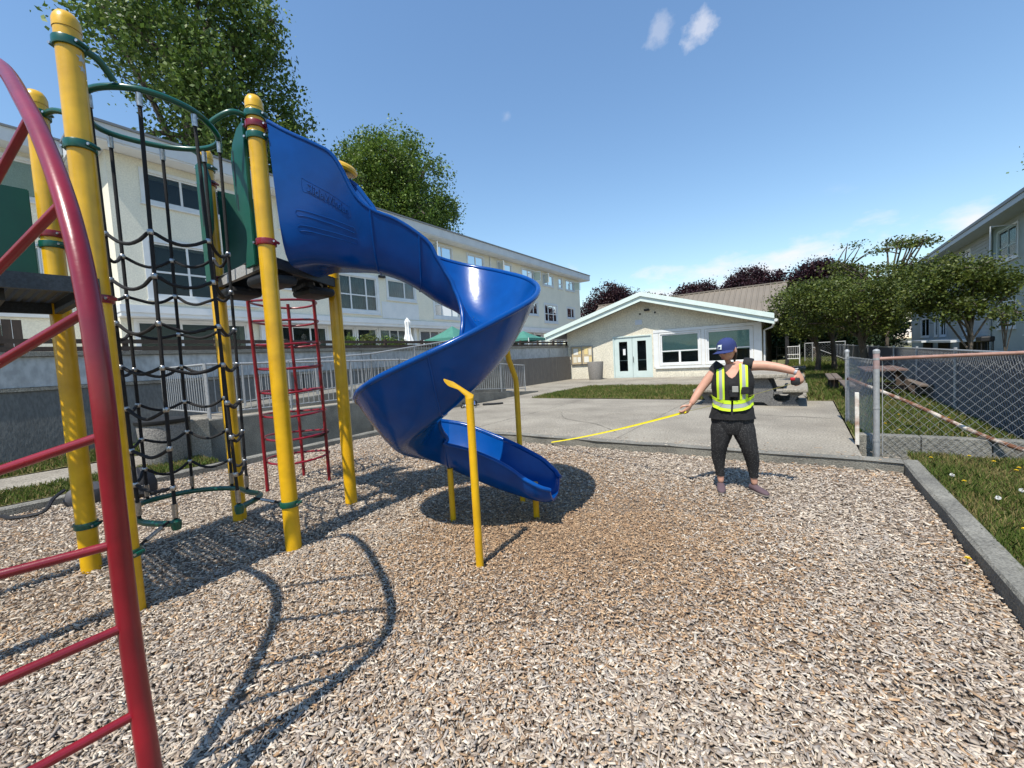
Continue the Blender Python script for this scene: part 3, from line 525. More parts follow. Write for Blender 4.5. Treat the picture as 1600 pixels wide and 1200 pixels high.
def railing(label, pts, top_h=1.0, sp=0.115, posts=None, grp='galvanised railings along the ramp'):
    t = empty('metal_railing', pts[0], label, 'railing', grp)
    for (p, q) in zip(pts[:-1], pts[1:]):
        p, q = Vector(p), Vector(q); L = (q - p).length; n = int(L / sp)
        MB().tube([p + Vector((0, 0, top_h)), q + Vector((0, 0, top_h))], 0.021, 8).build('top_rail', GALV, t)
        MB().tube([p + Vector((0, 0, 0.10)), q + Vector((0, 0, 0.10))], 0.014, 6).build('bottom_rail', GALV, t)
        key = round(top_h, 2)
        if key not in balm: balm[key] = MB().tube([(0, 0, 0.10), (0, 0, top_h)], 0.0085, 5, caps=False).mesh('baluster', GALV)
        for i in range(1, n): link('baluster', balm[key], t, p.lerp(q, i / n) - Vector(pts[0]))
        m_ = max(1, round(L / 1.6))
        for i in range(m_ + 1):
            c = p.lerp(q, i / m_); MB().tube([c + Vector((0, 0, 0)), c + Vector((0, 0, top_h + 0.02))], 0.022, 8).build('post', GALV, t)
railing('galvanised railing panel facing the play area beside the aggregate bin', [(-8.93, 2.95, 0.74), (-11.3, 2.95, 0.74)], 0.98)
railing('galvanised railing along the outer edge of the low ramp wall', [(-8.9, 2.96, 0.72), (-8.9, 7.4, 0.66), (-8.9, 10.4, 0.48), (-8.9, 13.5, 0.24)], 1.0)
railing('galvanised railing on the upper ramp run against the retaining wall', [(-10.25, 4.1, 0.8), (-10.25, 7.5, 0.97), (-10.25, 12.5, 1.57)], 0.92)

# terrace furniture and plants
def parasol():
    t = empty('patio_umbrella', (-13.5, 11.8, 2.05), 'closed white patio umbrella standing on the terrace', 'umbrella')
    MB().tube([(-13.5, 11.8, 2.05), (-13.5, 11.8, 3.5)], 0.022, 8).build('pole', WHT, t)
    rings = []
    for z, r in ((2.42, 0.20), (2.5, 0.17), (2.8, 0.10), (3.1, 0.085), (3.3, 0.10), (3.42, 0.05), (3.46, 0.01)):
        rings.append([(-13.5 + r * (1 + 0.35 * (k % 2)) * math.cos(k * math.pi / 8), 11.8 + r * (1 + 0.35 * (k % 2)) * math.sin(k * math.pi / 8), z) for k in range(16)])
    MB().loft(rings).build('canopy', mat('white_canvas', (0.7, 0.7, 0.68), 0.85), t)
    MB().lathe([(0.24, 0), (0.24, 0.06), (0.05, 0.1)], (-13.5, 11.8, 2.05), 16).build('base', CONCD, t)
parasol()
TENT = mat('green_canvas', (0.055, 0.21, 0.165), 0.8, col2=(0.045, 0.17, 0.135), vscale=3)
def gazebo(x, y, h, z0, z1, label):
    t = empty('canopy_tent', (x, y, 2.05), label, 'canopy'); mb = MB()
    c = [(x - h, y - h, z0), (x + h, y - h, z0), (x + h, y + h, z0), (x - h, y + h, z0)]
    n = 6; rings = [[tuple(Vector((x, y, 0)) + (Vector(p) - Vector((x, y, 0))).xy.to_3d() * (1 - s) + Vector((0, 0, z0 + (z1 - z0) * s ** 1.35))) for p in [tuple(Vector(c[i]).lerp(Vector(c[(i + 1) % 4]), j / 4)) for i in range(4) for j in range(4)]] for s in [i / n * 0.985 for i in range(n + 1)]]
    mb.loft(rings, caps=False).build('roof_canopy', TENT, t)
    v = MB(); v.loft([[(p[0], p[1], z0 - 0.14) for p in rings[0]], [(p[0], p[1], z0 - 0.002) for p in rings[0]]], caps=False).build('valance', TENT, t)
    for p in c: MB().tube([(p[0], p[1], 2.05), (p[0], p[1], z0)], 0.025, 6).build('leg', WHT, t)
gazebo(-13.5, 14.5, 0.95, 2.62, 3.22, 'green peaked canopy on the terrace, nearer of the two behind the slide')
gazebo(-13.5, 20.6, 0.95, 2.66, 3.14, 'green peaked canopy on the terrace beside the low building roof')
# ================================================================== FOLIAGE HELPERS
def leaf_mesh(name, centers, size, cols, up=0.35, aspect=0.62):
    n = len(centers); nr = RNG.normal(0, 1, (n, 3)); nr[:, 2] += up * 2; nr /= np.linalg.norm(nr, axis=1)[:, None]
    t = np.cross(nr, RNG.normal(0, 1, (n, 3))); t /= np.linalg.norm(t, axis=1)[:, None]; b = np.cross(nr, t)
    L = size * (0.6 + 0.8 * RNG.random(n))[:, None]; W = L * aspect
    v = np.stack([centers - t * L * .5, centers + b * W * .5 + nr * W * .12, centers + t * L * .5, centers - b * W * .5 + nr * W * .12], 1).reshape(-1, 3)
    F = np.arange(n * 4); return np_mesh(name, v, F, 4, np.repeat(cols, 4, 0), LEAFM)
def crown_points(blobs, nclus, per, spread, shell=0.55, flat=1.0):
    w = np.array([b[3] * b[4] * b[5] for b in blobs]) ** 0.8; pick = RNG.choice(len(blobs), nclus, p=w / w.sum()); B = np.array(blobs)[pick]
    d = RNG.normal(0, 1, (nclus, 3)); d /= np.linalg.norm(d, axis=1)[:, None]; rr = (shell + (1 - shell) * RNG.random(nclus)) * (0.85 + 0.25 * RNG.random(nclus))
    C = B[:, :3] + d * rr[:, None] * B[:, 3:6]
    k = RNG.poisson(per, nclus) + 1; ci = np.repeat(np.arange(nclus), k)
    sp = (spread * (0.6 + 0.8 * RNG.random(nclus)))[ci][:, None]
    P = C[ci] + RNG.normal(0, 1, (len(ci), 3)) * sp * np.array([1, 1, flat]); return C, ci, P
def tree(name, base, label, cat_blobs, nclus, per, spread, leaf, pal, trunk_r, crown_z, group=None, lean=(0, 0), shell=0.55, flat=0.75, limbs=12, twig=0.012, up=0.35, lk=0.3):
    x, y, z = base; t = empty(name, base, label, 'tree', group)
    C, ci, P = crown_points(cat_blobs, nclus, per, spread, shell, flat); nc = len(C)
    tint = (0.7 + 0.6 * RNG.random(nc))[ci][:, None]; pal = np.array(pal); cols = pal[RNG.integers(0, len(pal), len(P))] * tint * (0.8 + 0.4 * RNG.random((len(P), 1)))
    o = link('crown', leaf_mesh('crown', P - np.array(base), leaf, cols, up), t); ORG[o.name] = Vector(base)
    tp = Vector((x + lean[0], y + lean[1], crown_z)); b0 = Vector(base)
    spine = catmull([b0, b0.lerp(tp, 0.35) + Vector((random.uniform(-1, 1), random.uniform(-1, 1), 0)) * trunk_r * 0.7, b0.lerp(tp, 0.7) + Vector((random.uniform(-1, 1), random.uniform(-1, 1), 0)) * trunk_r * 0.8, tp], 5)
    ns = len(spine); mb = MB(); mb.tube(spine, [trunk_r * (1.35 if i == 0 else 1.1 if i == 1 else 1 - 0.55 * i / ns) for i in range(ns)], 10)
    mb.build('trunk', BARK, t, smooth=True)
    br = MB(); order = RNG.permutation(nc)[:limbs * 6]
    mains = []
    for k in range(min(limbs, nc)):
        s_ = spine[int(ns * (0.5 + 0.5 * k / limbs)) - 1]; e = Vector(C[order[k]]); mid = s_.lerp(e, 0.5) + Vector((0, 0, 0.12 * (e - s_).length)); pts = catmull([s_, mid, e], 4); mains.append(pts)
        br.tube(pts, [trunk_r * lk * (1 - 0.85 * i / len(pts)) + twig for i in range(len(pts))], 6, caps=False)
    for k in range(limbs, min(limbs * 6, nc)):
        e = Vector(C[order[k]]); best = min((p for m_ in mains for p in m_[2:]), key=lambda p: (p - e).length); br.tube([best, best.lerp(e, 0.5) + Vector((0, 0, 0.04 * (e - best).length)), e], [twig * 1.6, twig * 1.2, twig * 0.5], 4, caps=False)
    br.build('limbs', BARK, t, smooth=True); return t
def blobs_in(c, r, n, s0=0.38, s1=0.55, zc=0.85):
    out = [(c[0], c[1], c[2], r[0] * 0.62, r[1] * 0.62, r[2] * 0.62)]
    for i in range(n):
        d = RNG.normal(0, 1, 3); d /= np.linalg.norm(d); q = s0 + (s1 - s0) * RNG.random(); out.append((c[0] + d[0] * r[0] * 0.62, c[1] + d[1] * r[1] * 0.62, c[2] + d[2] * r[2] * 0.66, r[0] * q, r[1] * q, r[2] * q * zc))
    return out
G1 = [[0.085, 0.145, 0.024], [0.12, 0.185, 0.034], [0.06, 0.11, 0.02], [0.145, 0.205, 0.045]]
G2 = [[0.095, 0.165, 0.022], [0.13, 0.20, 0.028], [0.07, 0.125, 0.02], [0.15, 0.215, 0.04]]
PUR = [[0.030, 0.012, 0.018], [0.045, 0.016, 0.022], [0.022, 0.012, 0.016], [0.055, 0.024, 0.026]]
OLV = [[0.068, 0.095, 0.014], [0.092, 0.12, 0.018], [0.045, 0.068, 0.012], [0.115, 0.135, 0.026]]
CON = [[0.018, 0.038, 0.016], [0.026, 0.05, 0.02], [0.035, 0.06, 0.026]]
tree('broadleaf_tree', (-28, 10, 2.0), 'tallest leafy green tree behind the left apartment roof', blobs_in((-28, 10.3, 17.8), (5.6, 6.5, 10.0), 30, 0.20, 0.34)[1:] + blobs_in((-28, 13.8, 15.6), (3.8, 4.6, 6.6), 12, 0.24, 0.36)[1:] + [(-28, 10, 15, 2.5, 3, 4)], 1800, 26, 0.40, 0.23, G1, 0.5, 19, limbs=26, twig=0.035, shell=0.5)
tree('broadleaf_tree', (-28, 24.6, 2.0), 'rounded dense green tree rising behind the apartment roof right of the slide hood', blobs_in((-28, 23.9, 15.2), (5.5, 5.6, 7.0), 26, 0.28, 0.42) + blobs_in((-28, 28.4, 13.2), (3.6, 3.4, 4.4), 10, 0.3, 0.45), 2500, 27, 0.36, 0.21, G2, 0.4, 16, limbs=22, twig=0.03, shell=0.5)
for (x, y, c, r, lab, s_) in ((-16.6, 42, (-16.6, 42, 6.1), (3.3, 3, 2.8), 'purple leaved tree between the apartment and the low building gable', 1), (-7.9, 43, (-7.9, 43, 5.7), (3.0, 2.6, 2.2), 'purple leaved tree just above the gable peak', 1), (-3.3, 42, (-3.2, 42, 6.4), (2.7, 2.6, 2.0), 'rounded purple leaved tree above the brown metal roof', 1), (0.9, 42, (0.9, 42, 5.7), (2.7, 2.6, 2.5), 'purple leaved tree behind the green thorn trees', 1), (-11.6, 44, (-11.6, 44, 5.2), (2.4, 2.4, 2.0), 'low purple leaved tree half hidden by the gable slope', 1)):
    tree('purple_leaf_tree', (x, y, 0), lab, blobs_in(c, (r[0] * 1.05, r[1], r[2] * 0.98), 22, 0.30, 0.46), 800, 24, 0.26, 0.19, PUR, 0.2, c[2], 'purple leaved trees behind the low building', limbs=10, twig=0.02)
tree('broadleaf_tree', (-13.9, 44, 0), 'small pale green tree among the purple trees', blobs_in((-13.9, 44, 6.3), (1.3, 1.3, 1.6), 8), 140, 18, 0.25, 0.18, [[0.14, 0.20, 0.06], [0.10, 0.16, 0.04]], 0.15, 6, limbs=6)
# thorn trees on the right-hand lawn
tree('hawthorn_tree', (1.72, 18.0, 0.12), 'spreading green thorn tree with forked trunk behind the chain link fence', blobs_in((1.55, 18.0, 2.85), (2.15, 1.9, 1.35), 28, 0.22, 0.40) , 1000, 26, 0.15, 0.08, OLV, 0.13, 2.2, 'thorn trees on the lawn', lean=(-0.1, 0), limbs=14, twig=0.010, flat=0.6)
tree('hawthorn_tree', (0.55, 23.2, 0.12), 'thin trunked thorn tree nearest the metal gate', blobs_in((0.35, 23.2, 3.0), (2.0, 1.8, 1.6), 18, 0.28, 0.42), 650, 24, 0.17, 0.095, OLV, 0.11, 2.4, 'thorn trees on the lawn', limbs=10, twig=0.010, flat=0.6)
tree('hawthorn_tree', (1.25, 24.6, 0.12), 'thorn tree standing behind the forked thorn tree', blobs_in((1.2, 24.6, 3.6), (1.8, 1.8, 1.4), 14, 0.28, 0.42), 420, 22, 0.17, 0.10, OLV, 0.11, 2.6, 'thorn trees on the lawn', limbs=10, twig=0.010, flat=0.6)
tree('hawthorn_tree', (3.45, 15.2, 0.1), 'thorn tree with domed crown in front of the right hand building', blobs_in((3.18, 15.2, 2.66), (1.28, 1.2, 0.98), 20, 0.24, 0.40), 680, 24, 0.12, 0.07, OLV, 0.055, 2.0, 'thorn trees on the lawn', limbs=10, twig=0.008, flat=0.6)
tree('sparse_tree', (2.55, 20.5, 0.1), 'thin tree with bare twigs reaching above the thorn tree crowns', blobs_in((2.35, 20.5, 4.55), (2.0, 1.4, 0.95), 16, 0.2, 0.35)[1:], 240, 11, 0.13, 0.085, OLV, 0.07, 3.2, None, lean=(0.1, 0), limbs=20, twig=0.015, flat=0.3, lk=0.35)
tree('young_tree', (3.35, 12.6, 0.1), 'slender sapling with sparse leaves in front of the blue grey siding', blobs_in((3.32, 12.6, 1.75), (0.36, 0.36, 0.34), 6), 50, 10, 0.07, 0.06, OLV, 0.02, 1.8, None, limbs=6, twig=0.005)
for (x, y, r, h, lab) in ((-2.6, 47, 2.2, 4.6, 'dark evergreen just right of the brown metal roof, leftmost of the dark evergreens'), (2.2, 46, 2.0, 3.6, 'low dark evergreen directly behind the forked thorn tree'), (0.2, 50, 2.8, 5.2, 'dark evergreen mass nearest the low building behind the gate'), (4.2, 52, 2.9, 5.4, 'dark evergreen behind the lawn trees, middle of three'), (7.0, 60, 3.0, 5.2, 'dark evergreen behind the lawn trees near the right hand building')):
    tree('evergreen_tree', (x, y, 0), lab, blobs_in((x, y, h * 0.46), (r, r, h * 0.55), 20, 0.32, 0.48), 650, 24, 0.33, 0.25, CON, 0.22, h * 0.75, 'dark evergreens at the far end', limbs=8, twig=0.03)
tree('broadleaf_tree', (16.0, 49, 0), 'green treetop showing above the right hand roof', blobs_in((16.0, 49, 14.2), (1.7, 1.7, 1.3), 8), 200, 20, 0.3, 0.22, [[0.10, 0.17, 0.07], [0.07, 0.13, 0.05]], 0.2, 13.6, limbs=8)
def bush(x, y, z, r, label, pal, n=60, leaf=0.07, cat='plant'):
    t = empty('shrub', (x, y, z), label, cat, 'plants on the terrace')
    C, ci, P = crown_points([(x, y, z + r * 0.8, r, r, r * 0.8)], n, 9, 0.07, 0.3)
    cols = np.array(pal)[RNG.integers(0, len(pal), len(P))] * (0.7 + 0.6 * RNG.random((len(P), 1))); o = link('foliage', leaf_mesh('foliage', P - np.array((x, y, z)), leaf, cols), t)
    mb = MB()
    for k in range(7): mb.tube([(x, y, z), tuple(Vector((x, y, z)).lerp(Vector(C[k]), 0.5) + Vector((0, 0, 0.05))), tuple(C[k])], 0.008, 4, caps=False)
    mb.build('stems', BARK, t)
for i, (yy, rr, lab) in enumerate(((8.3, 0.34, 'leafy terrace shrub behind the perforated post'), (9.05, 0.42, 'tallest leafy shrub on the terrace edge left of the slide'), (9.8, 0.30, 'low terrace shrub beside the white umbrella side planters'), (10.4, 0.24, 'smallest terrace shrub near the garden chairs'))): bush(-12.35, yy, 2.06, rr, lab, OLV if i % 2 else G2)
bush(-10.6, 2.45, 0.1, 0.20, 'weeds growing beside the aggregate bin', G2, 40, 0.05)

# ================================================================== LOW COMMUNITY BUILDING
CB = empty('community_building', (-6.5, 24, 0.1), 'low cream stucco building with wide white gable and double doors', 'building')
YF = 22.5; PF = (0, YF, 0); UX = (1, 0, 0); NY = (0, -1, 0)
XL, XR, RX, RZ = -11.6, -1.52, -6.84, 4.30; SL = (RZ - 2.62) / (RX + 12.5)
rz = lambda x: RZ - SL * abs(x - RX)
dh = (-8.74, -6.56, 0.11, 2.42); w1 = (-6.12, -4.22, 0.80, 2.36); w2 = (-3.86, -1.95, 0.80, 2.36)
w = MB(); wall_holes(w, PF, UX, Z3, NY, XL, XR, 0.05, 2.62, [dh, w1, w2], 0.6)
w.add([(XL, YF, 2.62), (XR, YF, 2.62), (XR, YF, rz(XR) - 0.02), (RX, YF, RZ - 0.02), (XL, YF, rz(XL) - 0.02)], [(0, 1, 2, 3, 4)])
w.box(XL, XL + 0.15, YF + 0.01, 30, 0.05, 2.7); w.box(XR - 0.15, XR, YF + 0.01, 30, 0.05, 2.7); w.box(XL, XR, 29.9, 30, 0.05, 2.7); w.build('wall', STUCW, CB)
rf = MB()
for sgn in (-1, 1):
    xe = RX + sgn * 5.78; ze = rz(xe)
    rf.extr([(RX, YF - 0.75, RZ + 0.0), (xe, YF - 0.75, ze), (xe, YF - 0.75, ze + 0.10), (RX, YF - 0.75, RZ + 0.10)], (0, 8.2, 0))
ro = rf.build('roof', ROOFM, CB)
for sgn, nm in ((-1, 'fascia_board'), (1, 'fascia_board')):
    xe = RX + sgn * 5.86; ze = rz(xe); fb = MB()
    fb.extr([(RX, YF - 0.76, RZ - 0.15), (xe, YF - 0.76, ze - 0.15), (xe, YF - 0.76, ze + 0.09), (RX, YF - 0.76, RZ + 0.09)], (0, -0.04, 0)); fb.build('fascia_board', TRIM, ro)
    fb = MB(); fb.extr([(RX, YF - 0.77, RZ + 0.10), (xe, YF - 0.77, ze + 0.10), (xe, YF - 0.77, ze + 0.32), (RX, YF - 0.77, RZ + 0.32)], (0, -0.11, 0)); fb.build('upper_fascia', TRIM, ro)
    MB().tube([(xe + sgn * 0.06, YF - 0.8, ze + 0.02), (xe + sgn * 0.06, 30, ze + 0.02)], 0.07, 8).build('gutter', WHT, ro)
MB().tube([(-0.95, YF - 0.5, 2.55), (-1.1, YF - 0.3, 2.3), (-1.42, YF + 0.1, 2.2), (-1.44, YF + 0.1, 0.15)], 0.045, 8).build('downpipe', WHT, CB)
bw = MB(); bar(bw, PF, UX, Z3, NY, -6.48, -1.53, 2.46, 2.60, 0.002, 0.05); bar(bw, PF, UX, Z3, NY, -6.48, -6.22, 0.62, 2.459, 0.002, 0.03); bar(bw, PF, UX, Z3, NY, -4.12, -3.96, 0.70, 2.459, 0.002, 0.03); bar(bw, PF, UX, Z3, NY, -1.85, -1.53, 0.05, 2.459, 0.002, 0.03); bar(bw, PF, UX, Z3, NY, -6.4, -1.86, 0.56, 0.68, 0.002, 0.09); bw.build('window_trim', WHT, CB)
for h in (w1, w2):
    o = window(CB, PF, UX, Z3, NY, h, (0, 1), (0, .42, 1), casing=0.08, sill=False, fr=0.07)
    g = MB(); um = (h[0] + h[1]) / 2; bar(g, PF, UX, Z3, NY, um - 0.05, um + 0.05, h[2] + 0.07, h[2] + 0.66, -0.06, -0.013); g.build('mullion', WHT, o)
    g = MB()
    for k in range(26): bar(g, PF, UX, Z3, NY, h[0] + 0.05, h[1] - 0.05, h[2] + 0.60 + k * 0.036, h[2] + 0.60 + k * 0.036 + 0.033, -0.09, -0.075)
    g.build('blind', BLIND, o)
fr = MB(); bar(fr, PF, UX, Z3, NY, dh[0], dh[0] + 0.06, dh[2], dh[3], -0.1, 0.03); bar(fr, PF, UX, Z3, NY, dh[1] - 0.06, dh[1], dh[2], dh[3], -0.1, 0.03); bar(fr, PF, UX, Z3, NY, dh[0] + 0.06, dh[1] - 0.06, dh[3] - 0.06, dh[3], -0.1, 0.03); fr.build('door_frame', DOORP, CB)
um = (dh[0] + dh[1]) / 2
for (a, b) in ((dh[0] + 0.065, um - 0.008), (um + 0.008, dh[1] - 0.065)):
    c = (a + b) / 2; g = MB(); gl = (c - 0.24, c + 0.24, 0.48, 2.12)
    bar(g, PF, UX, Z3, NY, a, gl[0], dh[2] + 0.01, dh[3] - 0.065, -0.08, -0.02); bar(g, PF, UX, Z3, NY, gl[1], b, dh[2] + 0.01, dh[3] - 0.065, -0.08, -0.02); bar(g, PF, UX, Z3, NY, gl[0], gl[1], dh[2] + 0.01, gl[2], -0.08, -0.02); bar(g, PF, UX, Z3, NY, gl[0], gl[1], gl[3], dh[3] - 0.065, -0.08, -0.02)
    d = g.build('door', DOORP, CB)
    g = MB(); bar(g, PF, UX, Z3, NY, gl[0] + 0.001, gl[1] - 0.001, gl[2] + 0.001, gl[3] - 0.001, -0.055, -0.045); g.build('pane', GLASS, d)
    g = MB(); bar(g, PF, UX, Z3, NY, gl[0] - 0.1, gl[1] + 0.1, 1.05, 1.10, -0.14, -0.10); g.build('push_bar', ALU, d)
    if a > -8: g = MB(); g.tube([(a + 0.06, YF - 0.03, 0.95), (a + 0.06, YF - 0.06, 0.97), (a + 0.06, YF - 0.06, 1.25), (a + 0.06, YF - 0.03, 1.27)], 0.014, 6); g.build('handle', BLK, d)
    else:
        g = MB(); bar(g, PF, UX, Z3, NY, c - 0.02, c + 0.12, 1.38, 1.72, -0.044, -0.041); g.build('notice', WHT, d)
bk = MB(); bar(bk, PF, UX, Z3, NY, dh[0], dh[1], dh[2], dh[3], -0.62, -0.6); bk.build('room', DARK, CB)
MB().bbox((-6.75, YF - 0.12, 3.72), (0.26, 0.2, 0.11), 0.03).build('gable_light', BLK, CB)
for dx in (-7.15, -6.35): MB().bbox((dx, YF - 0.01, 3.55), (0.09, 0.03, 0.09), 0.01).build('vent_hole', DARK, CB)
MB().box(-7.42, -7.05, YF - 0.03, YF - 0.004, 2.98, 3.24).build('small_notice', mat('notice_grey', (0.55, 0.58, 0.62), 0.6), CB)
# brown ribbed metal roof of the rear wing
MR = empty('metal_roof_wing', (-6, 29, 0), 'rear wing with brown ribbed metal roof rising behind the gable', 'building')
mb = MB(); y0, z0_, y1, z1_ = 25.2, 2.75, 29.0, 5.06; xs = np.arange(-12.2, -0.62, 0.02); P_ = []
for i in range(int((12.2 - 0.65) / 0.30)):
    x = -12.2 + i * 0.30; P_ += [(x, 0), (x + 0.20, 0), (x + 0.225, 0.035), (x + 0.275, 0.035)]
P_.append((-0.65, 0)); nrm = Vector((0, -(z1_ - z0_), y1 - y0)).normalized()
mb.loft([[tuple(Vector((x, y0, z0_)) + nrm * h) for x, h in P_], [tuple(Vector((x, y1, z1_)) + nrm * h) for x, h in P_]], closed_ring=False)
mb.build('metal_roof', BRNM, MR)
mb = MB(); mb.add([(-12.2, y1, z1_ - 0.03), (-0.65, y1, z1_ - 0.03), (-0.65, 33, 2.75), (-12.2, 33, 2.75)], [(0, 1, 2, 3)]); mb.add([(-0.7, y0 + 0.05, 2.7), (-0.7, y1, z1_ - 0.05), (-0.7, 32.9, 2.7), (-0.7, 32.9, 0), (-0.7, y0 + 0.05, 0)], [(0, 1, 2, 3, 4)]); mb.build('wall', WOODD, MR)
MB().box(-12.25, -0.6, y1 - 0.1, y1 + 0.1, z1_ - 0.01, z1_ + 0.06).build('ridge_cap', BRNM, MR)

NB = empty('notice_board', (-10.66, 22.44, 1.0), 'framed two panel notice board with pinned papers on the stucco wall', 'notice board')
MB().box(-11.32, -10.0, 22.44, 22.497, 0.98, 2.02).build('backing', mat('cork', (0.50, 0.40, 0.24), 0.9, col2=(0.42, 0.33, 0.2), vscale=30), NB)
fr = MB()
for (a, b, c, d) in ((-11.36, -11.31, 0.94, 2.06), (-10.69, -10.63, 0.98, 2.02), (-10.01, -9.96, 0.94, 2.06), (-11.31, -10.01, 0.94, 0.99), (-11.31, -10.01, 2.01, 2.06)): fr.box(a, b, 22.41, 22.438, c, d)
fr.build('frame', ALU, NB)
papers = [(-11.2, 1.55, .3, .36), (-10.86, 1.6, .17, .3), (-11.22, 1.08, .22, .34), (-10.94, 1.1, .2, .3), (-10.5, 1.55, .22, .38), (-10.22, 1.5, .18, .36), (-10.52, 1.08, .3, .34), (-10.2, 1.1, .16, .28)]
for i, (x, z, a, b) in enumerate(papers): MB().box(x, x + a, 22.434, 22.4395, z, z + b).build('paper', mat('paper_%d' % (i % 3), [(0.72, 0.70, 0.62), (0.70, 0.55, 0.25), (0.66, 0.62, 0.50)][i % 3], 0.8), NB)
def agg_bin(x, y, z, r0, r1, h, label, lid=None):
    t = empty('litter_bin', (x, y, z), label, 'litter bin')
    MB().lathe([(r0, 0), (r0 + 0.01, 0.02), (r1, h - 0.05), (r1 - 0.005, h), (r1 - 0.06, h), (r1 - 0.07, h - 0.12)], (x, y, z), 32).build('body', AGG, t, smooth=True)
    if lid: MB().lathe([(r1 + 0.015, h + 0.002), (r1 + 0.03, h + 0.03), (r1 + 0.03, h + 0.07), (r1 - 0.06, h + 0.085), (0.12, h + 0.09)], (x, y, z), 32).build('lid', BLK, t, smooth=True)
agg_bin(-9.42, 21.5, 0.11, 0.36, 0.44, 1.0, 'tapered exposed aggregate litter bin beside the double doors')
agg_bin(-8.78, 2.24, 0.10, 0.29, 0.34, 0.66, 'exposed aggregate litter bin with black lid by the ramp end', True)

# ================================================================== RIGHT APARTMENT BUILDING
RB = empty('apartment_building', (9, 42, 0.3), 'blue grey sided apartment building at the right edge', 'building')
PR = (9, 0, 0); UYm = (0, 1, 0); NXm = (-1, 0, 0)
bays = [(27.0, 35.6), (43.5, 57.0)]   # stuccoed bays alternate with siding
rw = [(32.3, 34.9, 5.35, 6.95), (28.0, 30.8, 5.35, 6.95), (32.4, 33.1, 1.75, 3.05), (33.4, 34.6, 1.75, 3.05), (27.4, 31.2, 1.4, 3.05), (38.8, 40.6, 1.55, 3.0), (45, 46.6, 1.5, 3.0), (47.3, 48.2, 1.5, 3.0), (39.5, 41.2, 5.4, 6.9), (49.5, 51, 5.4, 6.9), (50, 53, 1.5, 3.0)]
w = MB(); wall_holes(w, PR, UYm, Z3, NXm, 20, 57, 0.0, 7.34, rw, 0.6); w.box(9.02, 20, 56.85, 57, 0, 7.34); w.build('wall', STUCB, RB)
for (y0, y1) in ((35.7, 44.3), (44.4, 56.9)):
    z = 0.95; hs = [h for h in rw if h[0] > y0 - 0.5]
    while z < 7.1:
        segs = [(y0, y1)]
        for h in hs:
            if h[2] - 0.14 < z + 0.2 and h[3] + 0.14 > z:
                segs = [s2 for s1 in segs for s2 in ((s1[0], min(s1[1], h[0] - 0.12)), (max(s1[0], h[1] + 0.12), s1[1])) if s2[1] - s2[0] > 0.05]
        for s1 in segs: MB().extr([(8.998, s1[0], z), (8.955, s1[0], z), (8.985, s1[0], z + 0.205), (8.998, s1[0], z + 0.205)], (0, s1[1] - s1[0], 0)).build('siding_board', SIDING, RB)
        z += 0.2
for i, h in enumerate(rw): window(RB, PR, UYm, Z3, NXm, h, (0, .5, 1) if h[1] - h[0] > 1 else (0, 1), (0, .42, 1) if i in (0,) else (0, 1), mt=SIDING if False else WHT, curtain=(0.05, 0.6, CURT) if i in (3, 4, 5) else None, opened=(32.4, -1, 1.1) if i == 0 else None)
rf = MB().box(8.1, 21, 19, 57.7, 7.35, 7.62).build('roof', mat('blue_grey_fascia', (0.38, 0.43, 0.46), 0.6), RB); MB().box(8.05, 21.1, 18.9, 57.8, 7.623, 7.78).build('roof_edge', ROOFM, rf)
for (y, z0, z1) in ((35.65, 0.3, 7.3),): MB().tube([(8.93, y, z0), (8.93, y, z1)], 0.05, 8).build('downpipe', SIDING, RB)
for (y0, y1, x0) in ((36, 41.5, 7.4), (43.5, 47, 7.4), (48.5, 52, 7.4)):
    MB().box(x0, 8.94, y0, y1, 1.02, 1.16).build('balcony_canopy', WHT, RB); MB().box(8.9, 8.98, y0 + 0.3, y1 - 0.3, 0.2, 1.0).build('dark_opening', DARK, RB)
BQ = empty('barbecue_grill', (7.6, 31.0, 0.3), 'dark grill standing against the right hand building', 'grill')
MB().bbox((7.6, 31.0, 1.18), (0.5, 0.8, 0.28), 0.06).build('hood', BLK, BQ)
for (a, b) in ((7.4, 30.7), (7.8, 30.7), (7.4, 31.3), (7.8, 31.3)): MB().tube([(a, b, 0.1), (a, b, 1.05)], 0.025, 6).build('leg', BLK, BQ)
# ================================================================== PLAY STRUCTURE
PA, PB, PC_, PD, PE = (-3.62, 0.67), (-4.75, 0.66), (-3.60, 1.71), (-4.80, 1.77), (-4.14, 2.63)
PFp, PGp = (-3.62, -0.45), (-4.75, -0.45)
PS = empty('play_tower', (-4.2, 1.2, 0), 'play structure with yellow posts, two perforated decks and green panels', 'play structure')
PR_ = 0.0635
for p in (PA, PB, PC_, PD, PE, PFp, PGp):
    H_ = 3.74
    o = MB().lathe([(PR_, -0.1), (PR_, H_ - 0.11)], (p[0], p[1], 0), 28).build('post', YEL, PS, smooth=True)
    MB().lathe([(PR_ + 0.003, H_ - 0.108), (PR_ + 0.003, H_ - 0.06), (PR_ * 0.93, H_ - 0.035), (PR_ * 0.7, H_ - 0.012), (PR_ * 0.35, H_ - 0.002), (0.002, H_)], (p[0], p[1], 0), 28).build('post_cap', YEL, o, smooth=True)
